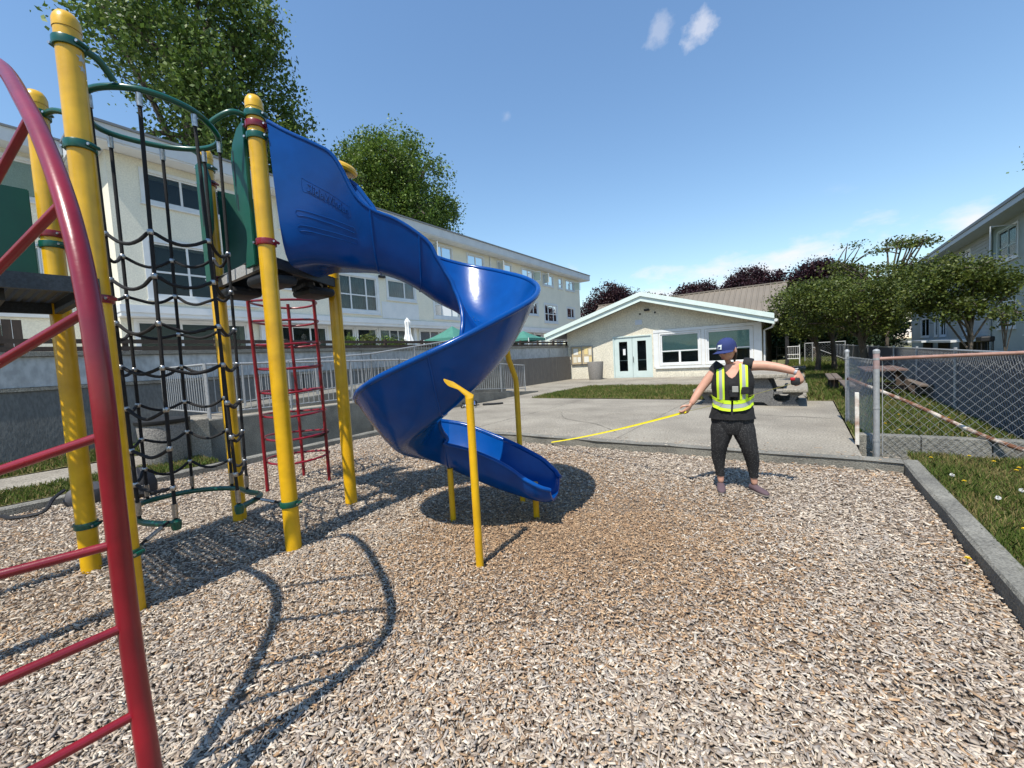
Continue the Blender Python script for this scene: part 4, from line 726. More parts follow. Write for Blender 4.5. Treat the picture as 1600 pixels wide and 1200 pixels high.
def collar(p, z, mt, h=0.05, parent=PS):
    o = MB().lathe([(PR_ + 0.002, -h / 2), (PR_ + 0.011, -h / 2), (PR_ + 0.013, -h / 2 + 0.006), (PR_ + 0.013, h / 2 - 0.006), (PR_ + 0.011, h / 2), (PR_ + 0.002, h / 2)], (p[0], p[1], z), 28).build('collar', mt, parent, smooth=True)
    for a in (0.6, 3.74):
        c = Vector((p[0] + math.cos(a) * (PR_ + 0.02), p[1] + math.sin(a) * (PR_ + 0.02), z)); t = Vector((-math.sin(a), math.cos(a), 0)); MB().tube([c - t * 0.03, c + t * 0.03], 0.012, 8).build('collar_lug', mt, o, smooth=True)
        MB().tube([c - t * 0.038, c - t * 0.031], 0.009, 6).build('bolt', ALU, o); MB().tube([c + t * 0.031, c + t * 0.038], 0.009, 6).build('bolt', ALU, o)
    return o
collar(PA, 3.55, GRN); collar(PA, 2.95, GRN); collar(PA, 2.02, RED); collar(PA, 0.38, GRN)
collar(PB, 3.56, GRN); collar(PB, 2.66, RED); collar(PB, 2.58, GRN); collar(PB, 0.36, GRN)
collar(PC_, 3.58, GRN); collar(PC_, 3.50, RED); collar(PC_, 3.41, GRN); collar(PC_, 2.57, RED); collar(PC_, 0.38, GRN)
collar(PD, 3.55, GRN); collar(PD, 3.40, RED); collar(PD, 2.46, RED); collar(PE, 3.4, RED)

for (zc_, rs_) in ((3.47, 0.030), (3.41, 0.024)):   # worn grey star stickers near the top of the front post
    st_ = MB(); ring = []
    for k in range(10):
        a_ = math.pi / 2 + k * math.pi / 5; rr_s = rs_ * (1 if k % 2 == 0 else 0.45); th_ = R(38) + rr_s * math.cos(a_) / PR_; ring.append((PA[0] + (PR_ + 0.0015) * math.cos(th_), PA[1] + (PR_ + 0.0015) * math.sin(th_), zc_ + rr_s * math.sin(a_)))
    cen = (PA[0] + (PR_ + 0.0015) * math.cos(R(38)), PA[1] + (PR_ + 0.0015) * math.sin(R(38)), zc_); st_.add([cen] + ring, [(0, 1 + k, 1 + (k + 1) % 10) for k in range(10)]); st_.build('star_sticker', mat('worn_sticker', (0.42, 0.45, 0.46), 0.5), PS)
def inside(poly, x, y):
    c = False; n = len(poly)
    for i in range(n):
        (x1, y1), (x2, y2) = poly[i], poly[(i + 1) % n]
        if (y1 > y) != (y2 > y) and x < (x2 - x1) * (y - y1) / (y2 - y1) + x1: c = not c
    return c
def perforated(mb, poly, z, th=0.005, cell=0.048, hole=0.021, clear=()):
    xs = [p[0] for p in poly]; ys = [p[1] for p in poly]; h = hole / 2; g = cell / 2
    nx = int((max(xs) - min(xs)) / cell); ny = int((max(ys) - min(ys)) / cell)
    for i in range(nx + 1):
        for j in range(ny + 1):
            cx, cy = min(xs) + (i + 0.5) * cell, min(ys) + (j + 0.5) * cell
            if not all(inside(poly, cx + a * g * 0.98, cy + b * g * 0.98) for a in (-1, 1) for b in (-1, 1)): 
                if inside(poly, cx, cy): mb.box(cx - g, cx + g, cy - g, cy + g, z - th, z)
                continue
            o_ = [(cx - g, cy - g), (cx + g, cy - g), (cx + g, cy + g), (cx - g, cy + g)]; q = [(cx - h, cy - h), (cx + h, cy - h), (cx + h, cy + h), (cx - h, cy + h)]
            vv = [(x, y, z) for x, y in o_ + q] + [(x, y, z - th) for x, y in o_ + q]
            ff = []
            for k in range(4):
                l = (k + 1) % 4; ff += [(k, l, 4 + l, 4 + k), (8 + l, 8 + k, 12 + k, 12 + l), (4 + k, 4 + l, 12 + l, 12 + k)]
            mb.add(vv, ff)
def deck(poly, z, edge_mt, skirt):
    mb = MB(); perforated(mb, poly, z); d = mb.build('deck', DECK, PS)
    n = len(poly)
    for i in range(n):
        a, b = Vector((*poly[i], 0)), Vector((*poly[(i + 1) % n], 0)); t = (b - a).normalized(); nn = Vector((t.y, -t.x, 0)); q = MB()
        P0 = a + t * 0.0; bar(q, (P0.x, P0.y, z), t, Z3, nn, 0.0, (b - a).length, -skirt, 0.006, -0.04, 0.0); q.build('deck_edge', edge_mt[i], d)
    return d
deck([PGp, (PFp[0] + 0.09, PFp[1]), (PA[0] + 0.09, PA[1]), PB], 2.13, [DECK] * 4, 0.085)
for yy in (-0.15, 0.25): MB().box(-4.70, -3.66, yy, yy + 0.05, 1.99, 2.12).build('deck_joist', BLK, PS)
T0 = [(PC_[0] + 0.02, PC_[1] - 0.02), (PE[0] + 0.02, PE[1] + 0.05), (PD[0] - 0.04, PD[1] - 0.01)]
deck(T0, 2.47, [BLK, BLK, EDGE], 0.09)
for s_ in (0.30, 0.62):
    a = Vector((*PC_, 0)).lerp(Vector((*PE, 0)), s_); b = Vector((*PD, 0)).lerp(Vector((*PE, 0)), s_); q = MB(); t = (b - a).normalized(); bar(q, (a.x, a.y, 2.46), t, Z3, Vector((t.y, -t.x, 0)), 0.06, (b - a).length - 0.06, -0.13, -0.008, -0.03, 0.03); q.build('deck_joist', BLK, PS)
cT = Vector(((PC_[0] + PD[0] + PE[0]) / 3, (PC_[1] + PD[1] + PE[1]) / 3, 0))
for p in (PC_, PD, PE):
    q = cT.lerp(Vector((*p, 0)), 0.62); MB().bbox((q.x, q.y, 2.30), (0.34, 0.30, 0.09), 0.04).build('deck_pan', BLK, PS, smooth=True)

# green panels either side of the net opening, plus a plain one on the ladder side
def panel(a, b, z0, outline, slots, th=0.03, name='green_panel'):
    """outline and slots in (u along a->b, w up) metres"""
    a, b = Vector((*a, 0)), Vector((*b, 0)); t = (b - a).normalized(); nn = Vector((t.y, -t.x, 0)); mb = MB()
    P3 = [a + t * u + Vector((0, 0, z0 + w_)) - nn * th / 2 for u, w_ in outline]
    bm = bmesh.new(); vs_ = [bm.verts.new(p) for p in P3]; f = bm.faces.new(vs_); r = bmesh.ops.extrude_face_region(bm, geom=[f]); bmesh.ops.translate(bm, vec=nn * th, verts=[e for e in r['geom'] if isinstance(e, bmesh.types.BMVert)])
    bmesh.ops.bevel(bm, geom=[e for e in bm.edges], offset=0.006, segments=2, affect='EDGES'); bm.verts.index_update(); mb.add([tuple(v.co) for v in bm.verts], [tuple(v.index for v in fc.verts) for fc in bm.faces]); bm.free()
    o = mb.build(name, GRNP, PS, smooth=True); 
    for (u0, u1, w0, w1) in slots:
        s2 = MB()
        for sd in (-1, 1):
            c = a + t * ((u0 + u1) / 2) + nn * sd * (th / 2 + 0.001) + Vector((0, 0, z0 + (w0 + w1) / 2)); n = 12; L = (w1 - w0) / 2 - (u1 - u0) / 2; ring = []
            for k in range(n):
                an = 2 * math.pi * k / n; ring.append(c + t * math.cos(an) * (u1 - u0) / 2 + Vector((0, 0, math.sin(an) * (u1 - u0) / 2 + (L if math.sin(an) > 0 else -L))))
            s2.add([tuple(p) for p in ring], [tuple(range(n)) if sd > 0 else tuple(range(n))[::-1]])
        s2.build('slot', BLK, o)
    return o
out = [(0.05, 0.0), (0.20, 0.0), (0.225, 0.06), (0.20, 0.16), (0.16, 0.28), (0.20, 0.42), (0.30, 0.62), (0.36, 0.78), (0.36, 0.92), (0.30, 1.04), (0.22, 1.10), (0.05, 1.10)]
outc = [(0.05, 0.0), (0.17, 0.0), (0.155, 0.10), (0.125, 0.22), (0.125, 0.30), (0.165, 0.42), (0.215, 0.50), (0.23, 0.62), (0.24, 0.95), (0.20, 1.06), (0.13, 1.14), (0.05, 1.16)]
sc2 = lambda L: [(0.06 + (u - 0.05) * 1.6, w_) for u, w_ in L]
panel((PC_[0] - 0.03, PC_[1] - 0.05), (PD[0], PD[1] - 0.05), 2.40, sc2(outc), [(0.29, 0.315, 0.70, 1.0), (0.27, 0.295, 0.49, 0.63)])
panel((PD[0] - 0.02, PD[1] - 0.09), (PC_[0], PC_[1] - 0.09), 2.38, sc2(outc), [(0.27, 0.295, 0.64, 0.98), (0.14, 0.165, 0.55, 0.95)])
panel((PD[0] + 0.03, PD[1] + 0.04), PE, 2.48, [(0.03, 0), (0.42, 0), (0.42, 0.78), (0.03, 0.86)], [])
panel((PB[0] - 0.02, PB[1] - 0.03), (PGp[0] - 0.02, PGp[1]), 2.16, [(0.06, 0), (1.0, 0), (1.0, 0.82), (0.06, 0.82)], [])

# ---- rope net tower between the decks
NT = empty('rope_net_climber', (-4.2, 1.2, 0), 'black rope net tube with green hoops hanging between the yellow posts', 'climbing net')
tops = [(-3.86, 0.78), (-3.61, 0.98), (-3.62, 1.29), (-3.90, 1.55), (-4.16, 1.53), (-4.36, 1.30), (-4.41, 0.99), (-4.25, 0.84)]
bots = [(-4.25, 0.88), (-3.90, 1.01), (-3.82, 1.41), (-4.28, 1.66), (-4.56, 1.64), (-4.85, 1.41), (-4.88, 1.08), (-4.66, 0.90)]
ZT, ZB = 3.44, 0.42
hoop = catmull([Vector((x, y, ZT)) for x, y in tops], 8, True); hp = MB().tube(hoop, 0.021, 10, closed=True).build('top_hoop', GRN, NT, smooth=True)
arms = [[(PA[0] + 0.02, PA[1] + 0.06, 3.55), (-3.62, 0.80, 3.53), (-3.66, 0.87, 3.46)], [(PC_[0] - 0.05, PC_[1] - 0.04, 3.58), (-3.66, 1.56, 3.57), (-3.74, 1.47, 3.50), (-3.78, 1.44, 3.45)], [(PB[0] + 0.06, PB[1] + 0.03, 3.56), (-4.55, 0.74, 3.55), (-4.34, 0.86, 3.46)], [(PD[0] + 0.06, PD[1] - 0.05, 3.55), (-4.5, 1.6, 3.54), (-4.28, 1.44, 3.46)]]
for a in arms: MB().tube(catmull(a, 6), 0.021, 10).build('hoop_arm', GRN, NT, smooth=True)
lower = [bots[1], (-4.05, 0.93), bots[0], bots[7], bots[6], bots[5], bots[4], bots[3], (-4.02, 1.66), bots[2]]
lp = catmull([Vector((x, y, ZB - 0.02)) for x, y in lower], 8); mb = MB().tube(lp, 0.024, 10)
for e in (lp[0], lp[-1]): mb.lathe([(0.0, -0.05), (0.028, -0.045), (0.036, -0.01), (0.036, 0.02), (0.02, 0.035), (0.0, 0.04)], tuple(e), 14)
mb.build('bottom_hoop', GRN, NT, smooth=True)
for (a, b) in (((-3.93, 0.97, ZB), (PA[0] - 0.05, PA[1] + 0.06, 0.38)), ((-3.92, 1.57, ZB), (PC_[0] - 0.07, PC_[1] - 0.03, 0.38)), ((-4.66, 0.9, ZB), (PB[0] + 0.05, PB[1] + 0.05, 0.36)), ((-4.6, 1.64, ZB), (PD[0] + 0.05, PD[1] - 0.05, 0.38))):
    a, b = Vector(a), Vector(b); MB().tube([a, b], 0.010, 8).build('tie_cable', ROPE, NT); MB().tube([a.lerp(b, 0.25), a.lerp(b, 0.75)], 0.014, 8).build('ferrule', ALU, NT, smooth=True)
for (x0, y0), (x1, y1) in zip(tops, bots):
    a, b = Vector((x0, y0, ZT)), Vector((x1, y1, ZB)); MB().tube([a.lerp(b, k / 6) for k in range(7)], 0.0128, 8).build('vertical_rope', ROPE, NT, smooth=True)
    MB().tube([a.lerp(b, 0.008), a.lerp(b, 0.035)], 0.0185, 10).build('ferrule', ALU, NT, smooth=True); MB().tube([a.lerp(b, 0.955), a.lerp(b, 0.99)], 0.0185, 10).build('ferrule', ALU, NT, smooth=True)
def rp(i, z):
    t = (ZT - z) / (ZT - ZB); return Vector((*tops[i % 8], 0)).lerp(Vector((*bots[i % 8], 0)), t).to_2d()
for li, z in enumerate((2.52, 2.21, 1.90, 1.59, 1.28, 0.98, 0.69)):
    pts = []; rg = range(8) if li < 4 else [2, 3, 4, 5, 6, 7, 0, 1]
    for q, i in enumerate(rg):
        p = rp(i, z); zz = z + random.uniform(-0.02, 0.02); pts.append(Vector((p.x, p.y, zz)))
        j = i + 1
        if not (li >= 4 and q == 7):
            n = rp(j, z); sg = random.uniform(0.045, 0.075); pts += [Vector((*p.lerp(n, 0.25), z - sg * 0.65)), Vector((*p.lerp(n, 0.5), z - sg)), Vector((*p.lerp(n, 0.75), z - sg * 0.65))]
        MB().tube([Vector((p.x, p.y, zz - 0.018)), Vector((p.x, p.y, zz - 0.012)), Vector((p.x, p.y, zz + 0.012)), Vector((p.x, p.y, zz + 0.018))], [0.016, 0.0205, 0.0205, 0.016], 8).build('knot_clamp', ALU, NT, smooth=True)
    MB().tube(catmull(pts, 3, closed=li < 4), 0.0125, 8, closed=li < 4).build('horizontal_rope', ROPE, NT, smooth=True)

# ---- red arched climber in the foreground
RC = empty('arch_climber', (-1.75, 0.3, 0), 'tall red tubular arch climber with slanted rungs in the left foreground', 'climber')
r1 = [(-1.68, 0.315, -0.1), (-1.72, 0.315, 0.26), (-1.77, 0.315, 0.54), (-1.79, 0.315, 0.82), (-1.79, 0.315, 1.09), (-1.78, 0.315, 1.42), (-1.81, 0.315, 1.73), (-1.93, 0.315, 2.03), (-2.16, 0.315, 2.32), (-2.47, 0.315, 2.60), (-2.92, 0.305, 2.94), (-3.25, 0.22, 3.06), (-3.54, -0.38, 3.08)]
R1 = catmull([Vector(p) for p in r1], 8); MB().tube(R1, 0.0295, 18).build('rail', RED, RC, smooth=True)
r2 = [(-1.70, -0.33, -0.1), (-1.75, -0.27, 0.3), (-1.80, -0.18, 0.65), (-1.90, -0.09, 0.97), (-2.06, -0.04, 1.20), (-2.22, -0.01, 1.45), (-2.60, 0.08, 1.80), (-3.00, 0.10, 2.05), (-3.58, 0.06, 2.16)]
R2 = catmull([Vector(p) for p in r2], 8); MB().tube(R2, 0.0295, 18).build('rail', RED, RC, smooth=True)
def on(Rl, z): return min(Rl[:-9], key=lambda p: abs(p.z - z))
for z1, z2 in ((0.16, 0.16), (0.44, 0.44), (0.70, 0.70), (0.985, 0.98), (1.33, 1.20), (1.72, 1.45), (2.11, 1.78), (2.53, 2.03)):
    a, b = on(R1, z1), on(R2, z2); MB().tube([a, b], 0.0145, 12).build('rung', RED, RC, smooth=True)

# ---- red ring ladder under the slide deck
RL = empty('ring_ladder', (-5.5, 2.8, 0), 'red three legged ring ladder with hoop rungs under the slide deck', 'ladder')
ub = [(-5.57, 2.39), (-5.22, 3.02), (-5.81, 2.99)]; cc = Vector((sum(p[0] for p in ub) / 3, sum(p[1] for p in ub) / 3)); 
for p in ub: MB().tube([(p[0], p[1], -0.1), (p[0] , p[1], 1.2), (p[0] + 0.10, p[1] - 0.07, 2.42)], 0.021, 12).build('leg', RED, RL, smooth=True)
rr_ = sum((Vector(p) - cc).length for p in ub) / 3
for k, z in enumerate((0.36, 0.66, 0.95, 1.25, 1.55, 1.85, 2.14, 2.38)):
    s_ = max(0, (z - 1.2) / 1.22); pts = []
    a0 = 0 if k % 2 else 2.0; n = 22; span = 2 * math.pi * 1.0
    for i in range(n + (0 if span > 6 else 1)): a = a0 + span * i / n; pts.append(Vector((cc.x + 0.10 * s_ + rr_ * math.cos(a), cc.y - 0.07 * s_ + rr_ * math.sin(a), z + 0.012 * math.sin(2 * a))))
    MB().tube(pts, 0.0145, 8, closed=span > 6).build('ring_rung', RED, RL, smooth=True)
MB().lathe([(0.0, 0.0), (0.10, 0.01), (0.16, 0.045), (0.17, 0.06), (0.15, 0.055), (0.0, 0.025)], (cc.x + 0.18, cc.y + 0.16, 0.60), 20).build('foot_pod', BLK, RL, smooth=True)

# ---- spiral slide
er = Vector((math.cos(yaw), math.sin(yaw), 0)); ef = Vector((-math.sin(yaw), math.cos(yaw), 0))
def S(r, f, z): return er * r + ef * f + Vector((0, 0, z))
SD = empty('spiral_slide', tuple(S(-0.58, 3.75, 0)), 'royal blue moulded plastic spiral slide with tall hood and yellow support posts', 'slide')
# stations: r, f, bottom z, inner half width, outer half width, inner wall height, outer wall height, wall exponent
st = [(-1.87, 3.94, 2.44, 0.46, 0.46, 1.09, 1.11, 7.0), (-1.70, 3.945, 2.465, 0.445, 0.455, 0.965, 1.03, 5.0), (-1.56, 3.955, 2.455, 0.42, 0.44, 0.905, 1.0, 3.4), (-1.44, 3.97, 2.445, 0.385, 0.42, 0.83, 0.94, 2.6), (-1.33, 3.985, 2.435, 0.335, 0.39, 0.61, 0.78, 2.0), (-1.20, 4.00, 2.415, 0.30, 0.345, 0.465, 0.57, 1.9),
      (-1.02, 4.035, 2.35, 0.285, 0.33, 0.45, 0.49, 1.75), (-0.84, 4.08, 2.245, 0.28, 0.34, 0.425, 0.49, 1.65), (-0.69, 4.125, 2.13, 0.27, 0.37, 0.37, 0.52, 1.5)]
for k_, (deg, zb_, hi_, ho_) in enumerate(((2, 2.03, .31, .54), (25, 1.93, .28, .55), (48, 1.83, .26, .54), (70, 1.73, .25, .52), (92, 1.63, .24, .49), (115, 1.505, .24, .475), (138, 1.375, .24, .475), (160, 1.235, .24, .475), (182, 1.10, .24, .475), (205, .98, .24, .475), (228, .87, .24, .475), (250, .78, .24, .465), (272, .70, .24, .455), (295, .625, .24, .43), (318, .555, .25, .40))):
    a_ = R(deg); st.append((-0.545 + 0.395 * math.sin(a_), 3.735 + 0.40 * math.cos(a_), zb_, 0.25, 0.42 - 0.03 * max(0, (deg - 230) / 88), hi_, ho_, 1.34))
st += [(-0.68, 4.09, .485, 0.255, 0.36, 0.28, 0.38, 1.6), (-0.50, 4.06, .415, 0.26, 0.335, 0.31, 0.37, 1.9), (-0.30, 4.00, .345, 0.265, 0.30, 0.335, 0.36, 2.3), (-0.10, 3.925, .285, 0.27, 0.285, 0.325, 0.335, 2.6), (0.08, 3.85, .245, 0.27, 0.275, 0.275, 0.28, 2.8), (0.20, 3.79, .225, 0.26, 0.26, 0.215, 0.215, 3.0), (0.29, 3.75, .215, 0.235, 0.235, 0.165, 0.165, 3.0), (0.345, 3.73, .225, 0.19, 0.19, 0.12, 0.12, 2.6)]
def interp_st(A, per=4):
    P = [np.array(a) for a in A]; n = len(P); outp = []
    for i in range(n - 1):
        p0 = P[i - 1] if i else 2 * P[0] - P[1]; p1, p2 = P[i], P[i + 1]; p3 = P[i + 2] if i < n - 2 else 2 * P[-1] - P[-2]
        for k in range(per):
            t = k / per; outp.append(0.5 * (2 * p1 + (p2 - p0) * t + (2 * p0 - 5 * p1 + 4 * p2 - p3) * t * t + (3 * p1 - p0 - 3 * p2 + p3) * t ** 3))
    outp.append(P[-1]); return outp
ST = interp_st(st, 4); rings_i = []; rings_o = []; rim_i = []; rim_o = []; frames = []
FLAT = 0.22
def chute_profile(wi, wo, hi, ho, e):
    pr = []
    for sg, w_, h_ in ((-1, wi, hi), (1, wo, ho)):
        half = []
        for k in range(17):
            q = k / 16; t = FLAT * q / 0.2 if q < 0.2 else FLAT + (1 - FLAT) * (1 - (1 - (q - 0.2) / 0.8) ** 1.5)
            half.append((sg * w_ * t, h_ * max(0.0, (t - FLAT) / (1 - FLAT)) ** e))
        pr += half[::-1] if sg < 0 else half[1:]
    return pr
for i, s_ in enumerate(ST):
    a = ST[max(i - 1, 0)]; b = ST[min(i + 1, len(ST) - 1)]; h = Vector((b[0] - a[0], b[1] - a[1])).normalized(); lat = Vector((-h.y, h.x))
    pr = chute_profile(*s_[3:8]); inn, outr = [], []
    n = len(pr)
    for k, (l, z) in enumerate(pr):
        p = pr[max(k - 1, 0)]; q = pr[min(k + 1, n - 1)]; tx, tz = q[0] - p[0], q[1] - p[1]; L = math.hypot(tx, tz) or 1; nx_, nz_ = tz / L, -tx / L; th = 0.022
        mk = lambda ll, zz: tuple(S(s_[0] + lat.x * ll, s_[1] + lat.y * ll, s_[2] + zz))
        inn.append(mk(l, z)); outr.append(mk(l + nx_ * th, z + nz_ * th))
    rings_i.append(inn); rings_o.append(outr); rim_i.append(Vector(inn[0]).lerp(Vector(outr[0]), 0.5)); rim_o.append(Vector(inn[-1]).lerp(Vector(outr[-1]), 0.5)); frames.append((lat, s_))
HS = 20   # the hood ends at this ring
def shell(i0, i1):
    mb = MB(); loops = [rings_i[i] + rings_o[i][::-1] for i in range(i0, i1 + 1)]; mb.loft(loops)
    mb.tube(rim_i[i0:i1 + 1], 0.020, 10); mb.tube(rim_o[i0:i1 + 1], 0.024, 10); return mb
cuts = [0, HS, 28, 44, 68, 96, len(ST) - 1]
hood = None
for (a, b) in zip(cuts[:-1], cuts[1:]):
    o = shell(a, b).build('hood' if a == 0 else 'chute_section', BLU, SD, smooth=True); hood = hood or o
    if a: MB().tube([Vector(p) for p in rings_o[a]], 0.010, 6).build('seam_flange', BLU, SD, smooth=True)
ro_ = MB(); rr2 = []
for i in range(0, 10):
    a, b = rim_i[i], rim_o[i]; arc = [a.lerp(b, k / 10) + Vector((0, 0, 0.10 * math.sin(math.pi * k / 10))) for k in range(11)]; rr2.append([tuple(p) for p in arc] + [tuple(p - Vector((0, 0, 0.02))) for p in arc[::-1]])
ro_.loft(rr2); ro_.build('hood_roof', BLU, hood, smooth=True)
# moulded ribs and raised lettering on the near wall of the hood
def hood_pt(u, w_, off=0.0):
    """u 0..1 along the hood, w height above its floor, on the outer face of the near wall"""
    x = u * HS; i = min(int(x), HS - 1); t = x - i
    def at(j):
        lat, s_ = frames[j]; l = -s_[3] * (FLAT + (1 - FLAT) * min(1.0, max(0.0, w_ / s_[5])) ** (1 / s_[7])) - 0.022 - off
        return S(s_[0] + lat.x * l, s_[1] + lat.y * l, s_[2] + w_)
    return at(i).lerp(at(i + 1), t)
for (u0, w0, u1, w1) in ((0.16, 0.36, 0.78, 0.27), (0.16, 0.24, 0.80, 0.18)):
    lo = MB(); ptsA = [hood_pt(u0 + (u1 - u0) * k / 14, w0 + (w1 - w0) * k / 14 + 0.02, 0.0) for k in range(15)]; ptsB = [hood_pt(u1 - (u1 - u0) * k / 14, w1 + (w0 - w1) * k / 14 - 0.02, 0.0) for k in range(15)]
    lo.tube(catmull(ptsA + ptsB, 2, True), 0.0038, 6, closed=True); lo.build('moulded_rib', BLU, hood, smooth=True)
fc = bpy.data.curves.new('lettering', 'FONT'); fc.body = 'SlideWinder'; fc.size = 1.0; fc.extrude = 0.05; fc.bevel_depth = 0.012; fc.shear = 0.2; fc.offset = 0.01; fc.resolution_u = 3
fo = bpy.data.objects.new('lettering', fc); COL.objects.link(fo); dg = bpy.context.evaluated_depsgraph_get(); fm = bpy.data.meshes.new_from_object(fo.evaluated_get(dg)); bpy.data.objects.remove(fo)
xs_ = [v.co.x for v in fm.vertices]; wd_ = max(xs_); lm = MB(); lv = []
def text_uv(x, y): 
    s_ = x / wd_; return 0.27 + 0.44 * s_, 0.535 - 0.150 * s_ + y * 0.092
for v in fm.vertices:
    u, w_ = text_uv(v.co.x, v.co.y); lv.append(tuple(hood_pt(u, w_, 0.003 + v.co.z * 0.07)))
lm.add(lv, [tuple(p.vertices) for p in fm.polygons]); lm.build('lettering', BLU, hood)
A1 = [hood_pt(0.24 + 0.50 * k / 14, 0.625 - 0.170 * k / 14, 0.0) for k in range(15)]; B1 = [hood_pt(0.74 - 0.50 * k / 14, 0.375 + 0.155 * k / 14, 0.0) for k in range(15)]
MB().tube(catmull(A1 + B1, 2, True), 0.0028, 6, closed=True).build('lettering_border', BLU, hood, smooth=True)
# yellow dome on the far side of the hood
yc = S(-1.62, 4.40, 3.57); mb = MB(); nrm_ = (er * 0.35 + Vector((0, 0, 1))).normalized(); t1 = (er - nrm_ * er.dot(nrm_)).normalized(); t2 = nrm_.cross(t1)
mb.loft([ellipse_ring(yc + nrm_ * d, r_ * 1.0, r_, 26, t1, t2) for r_, d in ((0.09, -0.045), (0.135, -0.04), (0.15, -0.018), (0.145, 0.005), (0.115, 0.027), (0.065, 0.038), (0.02, 0.042))]); mb.build('yellow_canopy', YEL, SD, smooth=True)
MB().tube([S(-1.64, 4.40, 3.0), S(-1.62, 4.40, 3.54)], 0.025, 8).build('canopy_stem', BLU, SD)
# support posts
def post(pts, r=0.029, nm='support_post'): return MB().tube(pts, r, 14).build(nm, YEL, SD, smooth=True)
fp = S(-0.31, 2.945, 0); post([fp + Vector((0, 0, -0.1)), fp + Vector((0, 0, 1.22)), fp + Vector((0, 0, 1.24))])
bk = MB(); bk.M = None; e0 = fp + Vector((0, 0, 1.20)); e1 = S(-0.40, 2.935, 1.335); e2 = S(-0.46, 2.93, 1.36)
bk.loft([ellipse_ring(e0, 0.030, 0.030, 12), ellipse_ring(e0 + Vector((0, 0, 0.06)), 0.034, 0.022, 12, er, ef), ellipse_ring(e1, 0.012, 0.042, 12, er * 0.5 + Vector((0, 0, 0.8)), Vector((0, 0, 0.7)) - er * 0.6), ellipse_ring(e2, 0.012, 0.040, 12, er * 0.5 + Vector((0, 0, 0.8)), Vector((0, 0, 0.7)) - er * 0.6)]); bk.build('bracket', YEL, SD, smooth=True)
bp = S(0.045, 4.36, 0); post([bp + Vector((0, 0, -0.1)), bp + Vector((0, 0, 1.22)), bp + er * -0.005 + Vector((0, 0, 1.3)), S(-0.02, 4.30, 1.50), S(-0.05, 4.26, 1.75)])
mp_ = S(-0.634, 3.87, 0); post([mp_ + Vector((0, 0, -0.1)), mp_ + Vector((0, 0, 0.50))], 0.028)
xp = S(0.165, 3.90, 0); post([xp + Vector((0, 0, -0.1)), xp + Vector((0, 0, 0.31))], 0.03)
# ================================================================== RIGHT-HAND FENCES AND LAWN FURNITURE
FY = 6.94
def chain_mesh(P, U, u0, u1, z0, z1, w=0.0475, h=0.105, r=0.0020, n=4):
    mb = MB(); P, U = Vector(P), Vector(U); N = U.cross(Vector((0, 0, 1))); i = 0; u = u0
    while u < u1 - 1e-6:
        pts = []; z = z0; k = 0
        while z <= z1 + 1e-6:
            side = (k + i) % 2; pts.append(P + U * min(u + (w if side else 0), u1) + Vector((0, 0, z)) + N * (0.002 if side else -0.002)); z += h / 2; k += 1
        e = pts[-1] - pts[-2]; pts.append(pts[-1] + e * 0.35 + N * 0.006); mb.tube(pts, r, n, caps=False); u += w; i += 1
    return mb
CF = empty('chain_link_fence', (0.76, FY, 0), 'chain link fence with rusty top rail at the right edge of the play area', 'fence')
def fpost(x, y, z1, r, parent, mt=GALV, z0=0.05):
    o = MB().tube([(x, y, z0), (x, y, z1)], r, 14).build('post', mt, parent, smooth=True)
    MB().lathe([(r + 0.004, -0.015), (r + 0.005, 0.02), (r * 0.8, 0.035), (0.004, 0.042)], (x, y, z1), 14).build('post_cap', mt, o, smooth=True); return o
fpost(0.77, FY, 1.33, 0.032, CF, z0=-0.05); fpost(4.1, FY, 1.33, 0.032, CF, z0=-0.05)
MB().tube([(0.80, FY, 1.245), (2.4, FY, 1.262), (4.1, FY, 1.27)], 0.021, 10).build('top_rail', RUSTR, CF, smooth=True)
MB().lathe([(0.0330, 1.12), (0.0335, 1.13), (0.0335, 1.325), (0.0330, 1.33)], (0.77, FY, 0), 16).build('rusty_sleeve', mat('pink_rust_paint', (0.36, 0.27, 0.26), 0.8, col2=(0.28, 0.17, 0.15), vscale=14), CF, smooth=True)
for z in (1.245, 0.62, 0.2): MB().lathe([(0.033, -0.012), (0.036, -0.012), (0.036, 0.012), (0.033, 0.012)], (0.77, FY, z), 14).build('tension_band', GALV, CF)
chain_mesh((0, FY + 0.028, 0), (1, 0, 0), 0.83, 4.0, 0.0, 1.27).build('wire_mesh', GALV, CF)
MB().tube([(0.83, FY + 0.03, 0.0), (0.83, FY + 0.03, 1.24)], 0.005, 6).build('tension_bar', GALV, CF)
CG = empty('chain_link_fence', (0.66, 8.96, 0), 'short chain link return fence from the patio edge to the corner post', 'fence')
fpost(0.62, 8.96, 1.31, 0.029, CG)
for z in (1.20, 0.7, 0.25): MB().lathe([(0.030, -0.012), (0.034, -0.012), (0.034, 0.012), (0.030, 0.012)], (0.62, 8.96, z), 14).build('tension_band', GALV, CG)
d_ = Vector((0.76 - 0.62, FY - 8.96, 0)); chain_mesh((0.62, 8.96, 0), d_.normalized(), 0.06, d_.length - 0.04, 0.12, 1.24).build('wire_mesh', GALV, CG)
MB().tube([(0.62, 8.93, 1.22), (0.765, FY + 0.04, 1.23)], 0.004, 6).build('top_wire', GALV, CG)
BR = MB().tube(catmull([(0.63, 8.9, 0.86), (1.25, 8.1, 0.56), (1.9, 7.22, 0.20), (2.6, 7.05, -0.02)], 8), 0.026, 12).build('diagonal_pipe', RUST, None, (0.63, 8.9, 0), smooth=True); tag(BR, 'rust streaked white pipe slanting down behind the chain link fence', 'pipe')
SK = empty('wooden_stake', (0.585, 7.03, 0.11), 'rusty white painted stake standing beside the fence corner post', 'stake')
